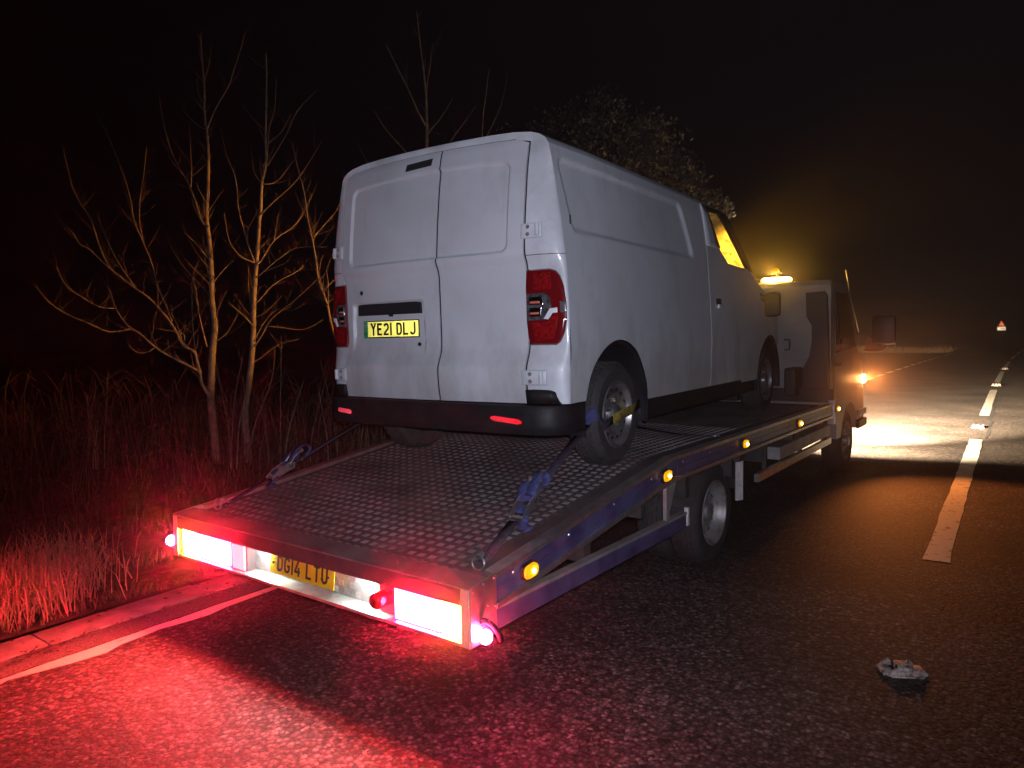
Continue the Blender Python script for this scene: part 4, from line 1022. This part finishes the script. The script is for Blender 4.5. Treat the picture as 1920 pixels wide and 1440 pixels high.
for s in (1, -1):
    t = empty('tail_lamp', (0, 0, 0)); t.parent = van
    pil_patch(s, LAMP, .0, 'lens_body', M['reddark'], t, .016)
    pil_patch(s, [(.12, 1.165), (.44, 1.165), (.46, 1.07), (.10, 1.07)], .014, 'stop_lens', M['redlens'], t, .004)
    pil_patch(s, [(-.02, 1.055), (.30, 1.055), (.42, 1.03), (.44, .96), (.38, .93), (.33, .905), (-.02, .903)], .014, 'clear_lens', M['clearlens'], t, .005)
    pil_patch(s, [(.03, 1.035), (.27, 1.035), (.29, .99), (.03, .99)], .019, 'bulb_reflector', M['chrome'], t, .002)
    pil_patch(s, [(.05, 1.010), (.22, 1.010), (.22, .998), (.05, .998)], .022, 'orange_bulb', pmat('orange_bulb', (.7, .18, .1), .3), t, .001)
    pil_patch(s, [(.03, .975), (.25, .975), (.23, .925), (.03, .925)], .019, 'bulb_reflector', M['chrome'], t, .002)
    pil_patch(s, [(.05, .950), (.20, .950), (.20, .938), (.05, .938)], .022, 'orange_bulb', bpy.data.materials['orange_bulb'], t, .001)
    pil_patch(s, [(.28, .912), (.40, .968), (.56, .972), (.56, .945), (.46, .943), (.37, .908)], .020, 'white_stripe', M['whitestripe'], t, .003)
    pil_patch(s, [(.06, .895), (.35, .895), (.47, .932), (.60, .935), (.46, .80), (.10, .79)], .013, 'rear_lens', M['redlens'], t, .005)
    pil_patch(s, [(.60, 1.01), (.80, 1.00), (.81, .945), (.60, .94)], .013, 'side_reflector', M['greylens'], t, .004)
    # hinges
    for (w0, w1) in ((1.352, 1.436), (.548, .632)):
        h = empty('hinge', (0, 0, 0)); h.parent = van
        pil_patch(s, [(-.08, w1), (.36, w1), (.36, w0), (-.08, w0)], .003, 'hinge_plate', M['pillar'], h, .010)
        b = MB()
        for wz in (w0+.022, w1-.022):
            p = pil(s, .08, wz, .012); b.lathe([(0, -.005), (.011, -.004), (.013, .002)], 'y', 10, p)
        tag(b.build('hinge_bolts', M['galv'], h), kind='stuff')
        pa = pil(s, .27, w0+.010, .016); pb = pil(s, .27, w1-.010, .016)
        MB().tube([pa, pb], .013, 10).build('hinge_pin', M['pillar'], h, smooth=50)
# dark slot high on the left door, keyholes, handle strip
def dv(u, w_): return door_v(u, w_)
m = MB(); m.grid(lambda i, j: (-.168+.212*i/10+(.012 if j else 0), dv(-.168+.212*i/10, 1.86+.02*j)-.003, (1.847, 1.889)[j]+.008*i/10), 10, 1); m.build('high_lamp_slot', M['seam'], van)
hs = MB(); hs.grid(lambda i, j: (-.645+.61*i/24, dv(-.645+.61*i/24, 1.0)-.003-(.004 if 0 < i < 24 else -.014), (.974, 1.050-.010*(abs(i-12)/12)**6)[j]), 24, 1); hs.build('handle_strip', M['seam'], van)
MB().prism([(-.335, dv(-.3, .97)-.006, .976), (-.295, dv(-.3, .97)-.006, .976), (-.30, dv(-.3, .97)-.006, .962), (-.33, dv(-.3, .97)-.006, .962)], (0, .01, 0)).build('release_tab', M['seam'], van)
for (u, w_) in ((-.565, 1.122), (-.072, .782)):
    k = MB().lathe([(0, 0), (.011, -.0005), (.013, .004)], 'y', 14, (u, dv(u, w_)-.002, w_)).build('lock', M['seam'], van)
    MB().lathe([(.013, -.001), (.016, -.001), (.016, .003)], 'y', 14, (u, dv(u, w_)-.001, w_)).build('lock_ring', M['chrome'], k)
# number plate
vp = empty('number_plate', (-.320, dv(-.32, .88)-.006, .883)); vp.parent = van
MB().box((-.243, 0, -.056), (.243, .004, .056), .001).build('plate_back', M['blackplastic'], vp)
rs = corner_cubes(-.205, .241, -.054, .054, .0042); o = rs.build('reflective_sheet', M['retroyellow'], vp, fix=False); o.location = (0, -.0055, 0)
tag(o, kind='stuff')
MB().box((-.2415, -.0012, -.0545), (-.2045, .0, .0545)).build('green_strip', M['green'], vp)
plate_text('YE21 DLJ', vp, .486, .112, M['ink'], 78, -.0065, 13.5)
fl = MB(); fl.box((-.236, -.0022, .018), (-.212, -.0014, .036)); fl.build('flag', pmat('flag_blue', (.25, .28, .5), .5), vp)
fl = MB(); fl.box((-.236, -.0032, .0258), (-.212, -.0024, .0292)); fl.box((-.2257, -.0032, .018), (-.2223, -.0024, .036)); fl.build('flag_cross', pmat('flag_red', (.7, .1, .1), .5), vp)
for ch, ox in (('U', -.2365), ('K', -.2235)):
    g = MB()
    for st in GL[ch]: ribbon(g, [(p[0]*.00021+ox, p[1]*.00024-.036) for p in st], .0012, .0008)
    o = g.build('character', M['ink'], vp); o.location = (0, -.0018, 0)
# bumper
def plan(off, wz):
    P = [(.952, -.50), (.953, -.60), (.945, -.68), (.915, -.745), (.865, -.785), (.80, -.803), (.70, -.812), (.4, -.822), (0, -.826)]
    return [(u+off*(.7 if v > -.7 else .3), v-off) for u, v in P]
def bumper_strip(zs, sides=(1, -1)):
    m = MB(); L0 = []
    for z, off in zs: 
        P = plan(off, z); L0.append([(u, v, z) for u, v in P]+[(-u*SF(-1), v, z) for u, v in reversed(P[:-1])])
    m.grid(lambda i, j: L0[i][j], len(zs)-1, len(L0[0])-1); return m
bumper_strip([(.436, -.10), (.438, .0), (.42, .010), (.33, .012), (.31, .008), (.275, -.012), (.262, -.10)]).build('rear_bumper', M['blackplastic'], van, smooth=40)
for s in (1, -1):
    m = MB(); A = [pil(s, a, .445, .010) for a in (-.02, .1, .25, .4, .55, .64)]; B = [pil(s, a, z, .010) for a, z in ((-.02, .520), (.1, .522), (.25, .522), (.4, .520), (.50, .512), (.52, .48))]
    m.grid(lambda i, j: (A, B)[j][i], 5, 1); o = m.build('bumper_corner', M['blackplastic'], van, smooth=True)
    md = o.modifiers.new('t', 'SOLIDIFY'); md.thickness = .014
for (u0, u1, sk) in ((.535, .745, 1), (-.715, -.575, -1)):
    r = empty('rear_reflector', ((u0+u1)/2, -.842 if abs(u0) < .7 else -.838, .358)); r.parent = van
    hw_ = (u1-u0)/2
    r.rotation_euler = (0, radians(5)*(1), radians(3)*sk)
    MB().box((-hw_, .001, -.0165), (hw_, .006, .0165), .003).build('reflector_back', M['reddark'], r)
    o = corner_cubes(-hw_, hw_, -.016, .016, .0034, lambda x, z: abs(z) < .0155-.010*max(0, (abs(x)/hw_-.7)/.3)).build('reflector_face', M['retrored'], r, fix=False); o.location = (0, -.0042, 0); tag(o, kind='stuff')
MB().box((-.70, -.66, .26), (.70, 4.1, .36)).build('underbody', M['chassis'], van)
MB().tube([(-.85, 0, .32), (.85, 0, .32)], .05, 10).build('rear_axle', M['chassis'], van)
# van wheels
for (s, v) in ((1, 0), (-1, 0), (1, FC+.03), (-1, FC+.03)):
    wheel('wheel', .322, .195, .205, .035 if v == 0 else .03, van, (s*(.915 if s > 0 else .86), v, .322), s < 0, M['steel'], 40, 14, .03)
# bonnet, nose, windscreen, cabin
m = MB(); bv = [2.86+.09*i for i in range(16)]; bv = [min(4.22, v) for v in bv]
m.grid(lambda i, j: ((j-6)/6*Hw(lerp_tab(BELT, bv[i]), bv[i]), bv[i]+.10*(1-((j-6)/6)**2)*sst(3.8, 4.22, bv[i]), lerp_tab(BELT, bv[i])+.05*(1-((j-6)/6)**4)), 15, 12)
m.build('bonnet', M['van'], van, smooth=True)
m = MB(); m.grid(lambda i, j: ((j-6)/6*Hw(.8, 4.22), 4.22+.10*(1-((j-6)/6)**2), .30+.5*i/4+(.05*(1-((j-6)/6)**4) if i == 4 else 0)), 4, 12); m.build('front_bumper', M['blackplastic'], van, smooth=True)
m = MB(); m.grid(lambda i, j: ((j-5)/5*(.80+.08*i/6), 2.30+.60*i/6+.06*(1-((j-5)/5)**2), 1.935-.545*i/6), 6, 10); m.build('windscreen', M['dustyglass'], van, smooth=True)
MB().box((-.84, 1.60, .45), (.84, 1.62, 1.90)).build('bulkhead', M['trim'], van)
MB().box((-.84, 1.62, 1.855), (.84, 2.26, 1.875)).build('headliner', M['trim'], van)
MB().box((-.86, 2.45, .9), (.86, 3.0, 1.30), .05).build('dashboard', M['blackplastic'], van, smooth=50)
for u in (-.5, .45):
    st = MB().box((u-.24, 1.75, .75), (u+.24, 2.25, .92), .05).build('seat', M['seat'], van, smooth=50)
    MB().box((u-.23, 1.66, .90), (u+.23, 1.80, 1.45), .05).build('seat_back', M['seat'], st, smooth=50)
    MB().box((u-.12, 1.68, 1.47), (u+.12, 1.78, 1.66), .04).build('headrest', M['seat'], st, smooth=50)
for (u, wz) in ((.30, 1.80), (-.5, 1.83)): MB().box((u-.20, 2.20, wz-.05), (u+.20, 2.24, wz+.04), .01).build('sun_visor', M['trim'], van)
MB().box((-.10, 2.38, 1.70), (.10, 2.41, 1.76), .012).build('rear_view_mirror', M['blackplastic'], van)

# ================================================================== straps
def webbing(pts, width, mat, name, parent, side=None, th=.003):
    m = MB(); n = len(pts); L0 = []
    for i, p in enumerate(pts):
        d = (pts[min(i+1, n-1)]-pts[max(i-1, 0)]).normalized(); s_ = side[i] if isinstance(side, list) else (side or Vector((1, 0, 0)))
        s_ = (s_-d*s_.dot(d)).normalized(); L0.append((p-s_*width/2, p+s_*width/2))
    m.grid(lambda i, j: L0[i][j], n-1, 1); o = m.build(name, mat, parent, smooth=True); md = o.modifiers.new('t', 'SOLIDIFY'); md.thickness = th; return o
def strap_set(sgn, label):
    e = empty('ratchet_strap', (0, 0, 0)); tag(e, label, 'ratchet strap', 'ratchet straps holding the van wheels')
    ur = lambda d: (-d if sgn > 0 else -TW+d)
    R_ = .322; wc = VM @ Vector((sgn*.915, 0, R_)); ax = (VM.to_3x3() @ Vector((1, 0, 0))).normalized()
    def on(a, ux): return VM @ Vector((sgn*ux, -(R_+.012)*cos(radians(a)), R_+(R_+.012)*sin(radians(a))))
    S0 = tl(ur(.125), .235, .665); S1 = on(-6, .87)
    # ring and hook
    r = MB(); c = tl(ur(.115), .19, .675)
    r.tube([c+TM.to_3x3() @ Vector((.032*cos(t), .010*sin(t)*.3, .030*sin(t))) for t in [2*pi*k/14 for k in range(15)]], .005, 6, cap=False); r.build('lashing_ring', M['steel'], e, smooth=True)
    h = MB(); h.tube(catmull([c+Vector((0, .01, .012)), c+Vector((.01, .03, .03)), S0+Vector((0, .02, .012)), S0+Vector((.0, .06, .02))]), .006, 6); h.build('hook', M['steel'], e, smooth=True)
    D = (S1-S0); L_ = D.length; d = D.normalized(); side = d.cross(Vector((0, 0, 1))).normalized(); up = side.cross(d).normalized()
    webbing([S0, S0+d*.13*L_, S0+d*.24*L_], .050, M['webdark'], 'lower_webbing', e, side)
    # ratchet
    ro = S0+d*.33*L_
    Rm = Matrix((side, d, up)).transposed().to_4x4(); Rm.translation = ro
    fr = MB()
    for s_ in (-1, 1):
        fr.prism([(s_*.032, -.085, -.010), (s_*.032, .07, -.014), (s_*.032, .085, .014), (s_*.032, .05, .034), (s_*.032, -.02, .030), (s_*.032, -.085, .008)], (s_*.004, 0, 0))
    fo = fr.build('ratchet_frame', M['alu'], e); fo.matrix_world = Rm
    MB().tube([(-.036, .055, .012), (.036, .055, .012)], .017, 12).build('ratchet_spindle', M['webbing'], fo, smooth=50)
    MB().tube([(-.036, -.075, 0), (.036, -.075, 0)], .008, 8).build('ratchet_pin', M['steel'], fo, smooth=50)
    MB().box((-.022, -.055, .004), (.022, -.012, .022), .006).build('webbing_fold', M['webbing'], fo, smooth=50)
    hd = MB()
    for s_ in (-1, 1): hd.tube([(s_*.034, .05, .02), (s_*.030, .10, .045), (s_*.028, .15, .055)], .006, 6)
    hd.tube([(-.034, .155, .056), (.034, .155, .056)], .012, 10); hd.build('ratchet_handle', M['alu'], fo, smooth=50)
    q = [Vector(p) for p in ((.012, .06, .030), (.018, .11, .066), (.020, .16, .082), (.022, .20, .070), (.026, .205, .035), (.03, .16, .018))]
    webbing([Rm @ p for p in catmull(q)], .046, M['webbing'], 'loose_webbing_end', e, side)
    q = [Vector(p) for p in ((-.03, .02, .020), (-.035, .08, .050), (-.04, .13, .055), (-.04, .155, .025), (-.035, .12, -.006))]
    webbing([Rm @ p for p in catmull(q)], .040, M['webbing'], 'loose_webbing_end', e, side)
    q = [Vector(p) for p in ((.03, -.05, -.002), (.035, -.10, -.018), (.055, -.13, -.022), (.07, -.09, -.024))]
    webbing([Rm @ p for p in catmull(q)], .045, M['webbing'], 'hanging_webbing_end', e, side)
    webbing([ro+d*.07, S0+d*.7*L_, S1], .048, M['webdark'], 'upper_webbing', e, side)
    # around the tyre: blue pad at the back, over the rim, yellow sleeve in front
    webbing([on(-8, .84), on(2, .88), on(6, .94)], .07, M['webbing'], 'wheel_pad', e, [(VM.to_3x3() @ Vector((.4, 0, 1)))]*3)
    f = lambda v, z, u=.932: VM @ Vector((sgn*u, v, z))
    up_ = VM.to_3x3() @ Vector((0, 0, 1))
    webbing([on(6, .94), f(-.28, .315), f(-.22, .27), f(-.10, .30)], .045, M['webdark'], 'rim_webbing', e, up_)
    webbing([f(-.11, .295, .934), f(0, .32, .94), f(.16, .335, .94), f(.32, .36, .92)], .055, M['webyellow'], 'yellow_sleeve', e, up_)
    E_ = tl(ur(.13), 2.80, .875)
    p0 = f(.32, .36, .90); p1 = f(.40, .20, .88)
    webbing([p0, p1, (p1+E_)/2+Vector((0, 0, -.015)), E_], .042, M['webdark'], 'front_webbing', e, side)
    MB().tube([E_+Vector((-.02, 0, 0)), E_+Vector((.02, .03, .006)), E_+Vector((.0, .06, .0))], .006, 6).build('front_hook', M['steel'], e, smooth=True)
strap_set(1, 'blue ratchet strap tying down the near rear wheel of the van on the right')
strap_set(-1, 'dark ratchet strap tying down the far rear wheel at the left edge of the deck')

# ================================================================== road studs
def stud(x, y, rz, label, sc=1.0):
    e = empty('road_stud', (x, y, 0), rz); e.scale = (sc, sc, sc*1.6); tag(e, label, 'road stud', 'reflecting road studs in the centre line')
    # cast iron shoe: two ramps with a raised cheek either side of the rubber
    m = MB()
    for s in (-1, 1):
        m.prism([(s*.062, -.105, .001), (s*.062, -.080, .020), (s*.062, -.055, .030), (s*.062, -.035, .018), (s*.062, .035, .018), (s*.062, .055, .030), (s*.062, .080, .020), (s*.062, .105, .001)], (s*.016, 0, 0))
    m.box((-.060, -.125, -.004), (.060, -.060, .010), .004); m.box((-.060, .060, -.004), (.060, .125, .010), .004)
    m.box((-.092, -.09, -.004), (-.079, .09, .006), .003); m.box((.079, -.09, -.004), (.092, .09, .006), .003)
    m.build('iron_shoe', M['casting'], e, smooth=30)
    m = MB(); m.box((-.058, -.056, .0), (.058, .056, .006)); ru = m.build('rubber_bed', M['dirtyiron'], e)
    m = MB(); m.box((-.056, -.040, .006), (.056, .040, .030), .012); m.build('rubber_insert', M['casting'], e, smooth=50)
    for sx in (-1, 1):
        for sy in (-1, 1):
            MB().lathe([(.016, 0), (.015, sy*.004), (.009, sy*.007), (0, sy*.008)], 'y', 12, (sx*.030, sy*.0395, .019)).build('glass_eye', M['dirtyiron'] if sy < 0 else M['retrowhite'], e, smooth=True)
    return e
stud(-.386, 3.66, radians(-62), 'nearest worn road stud with pale casting and dark recesses, alone on the dark asphalt', .78)
stud(-.425, 14.05, 0, 'road stud in the gap between the first and second centre line dashes', 1.0)
stud(-.343, 25.6, 0, 'road stud in the gap between the second and third centre line dashes', 1.3)
stud(-.20, 37.4, 0, 'tiny far road stud beyond the third centre line dash', 1.3)

# ================================================================== sign and posts
sx_, sy_ = -1.47, 150
e = empty('warning_sign', (sx_, sy_, 0)); tag(e, 'small red and white triangular warning sign over a white plate, far down the road', 'road sign')
Z0, Z1, ZM = 1.95, 3.75, 2.80; hw_ = .82
MB().prism([(-hw_, 0, ZM), (hw_, 0, ZM), (.06, 0, Z1), (-.06, 0, Z1)], (0, .02, 0)).build('triangle_plate', M['signred'], e)
o = MB(); o.prism([(-hw_*.58, -.004, ZM+.12), (hw_*.58, -.004, ZM+.12), (0, -.004, ZM+.70)], (0, .003, 0)); o.build('triangle_face', M['whiteplastic'], e)
MB().box((-.04, -.010, ZM+.2), (.04, -.006, ZM+.42)).build('symbol', M['ink'], e)
o = corner_cubes(-hw_*.9, hw_*.9, ZM+.05, Z1-.1, .03, lambda x, z: abs(x) < (Z1-.12-z)*.82/.95*.62 + .0).build('triangle_reflector', pmat('reflective_red_white', (1.0, .62, .55), .22, 1.0), e, fix=False); o.location = (0, -.08, 0); tag(o, kind='stuff')
MB().box((-.68, 0, Z0), (.68, .02, ZM-.06)).build('sub_plate', M['whiteplastic'], e)
o = corner_cubes(-.64, .64, Z0+.04, ZM-.1, .03).build('sub_plate_reflector', M['retrowhite'], e, fix=False); o.location = (0, -.08, 0); tag(o, kind='stuff')
for s in (-.4, .4): MB().tube([(s, .05, 0), (s, .05, 3.0)], .04, 8).build('post', M['grey'], e, smooth=True)
pp = W(1678, 652, 66.0); e = empty('marker_post', (pp.x, pp.y, 0)); tag(e, 'slim grey post on the verge beyond the junction, beside the truck mirror', 'post')
MB().tube([(0, 0, 0), (0, 0, 2.25)], .045, 8).build('post', M['grey'], e, smooth=True); MB().box((-.08, -.02, 2.0), (.08, .02, 2.3), .01).build('cap', M['grey'], e)

# ================================================================== thin forward-scattering volume added for lens-bloom halos round the lamps
hz = bpy.data.materials.new('bloom_volume'); hz.use_nodes = True; n = hz.node_tree; n.nodes.clear()
o_ = n.nodes.new('ShaderNodeOutputMaterial'); vp_ = n.nodes.new('ShaderNodeVolumePrincipled')
vp_.inputs['Density'].default_value = 0.0060; vp_.inputs['Color'].default_value = (.95, .95, .97, 1); vp_.inputs['Anisotropy'].default_value = .955
n.links.new(vp_.outputs[0], o_.inputs['Volume'])
tag(MB().box((-120, -25, -1.2), (60, 210, 9)).build('bloom_volume', hz), 'thin added volume giving lens bloom round the lamps', 'bloom_volume', kind='stuff')
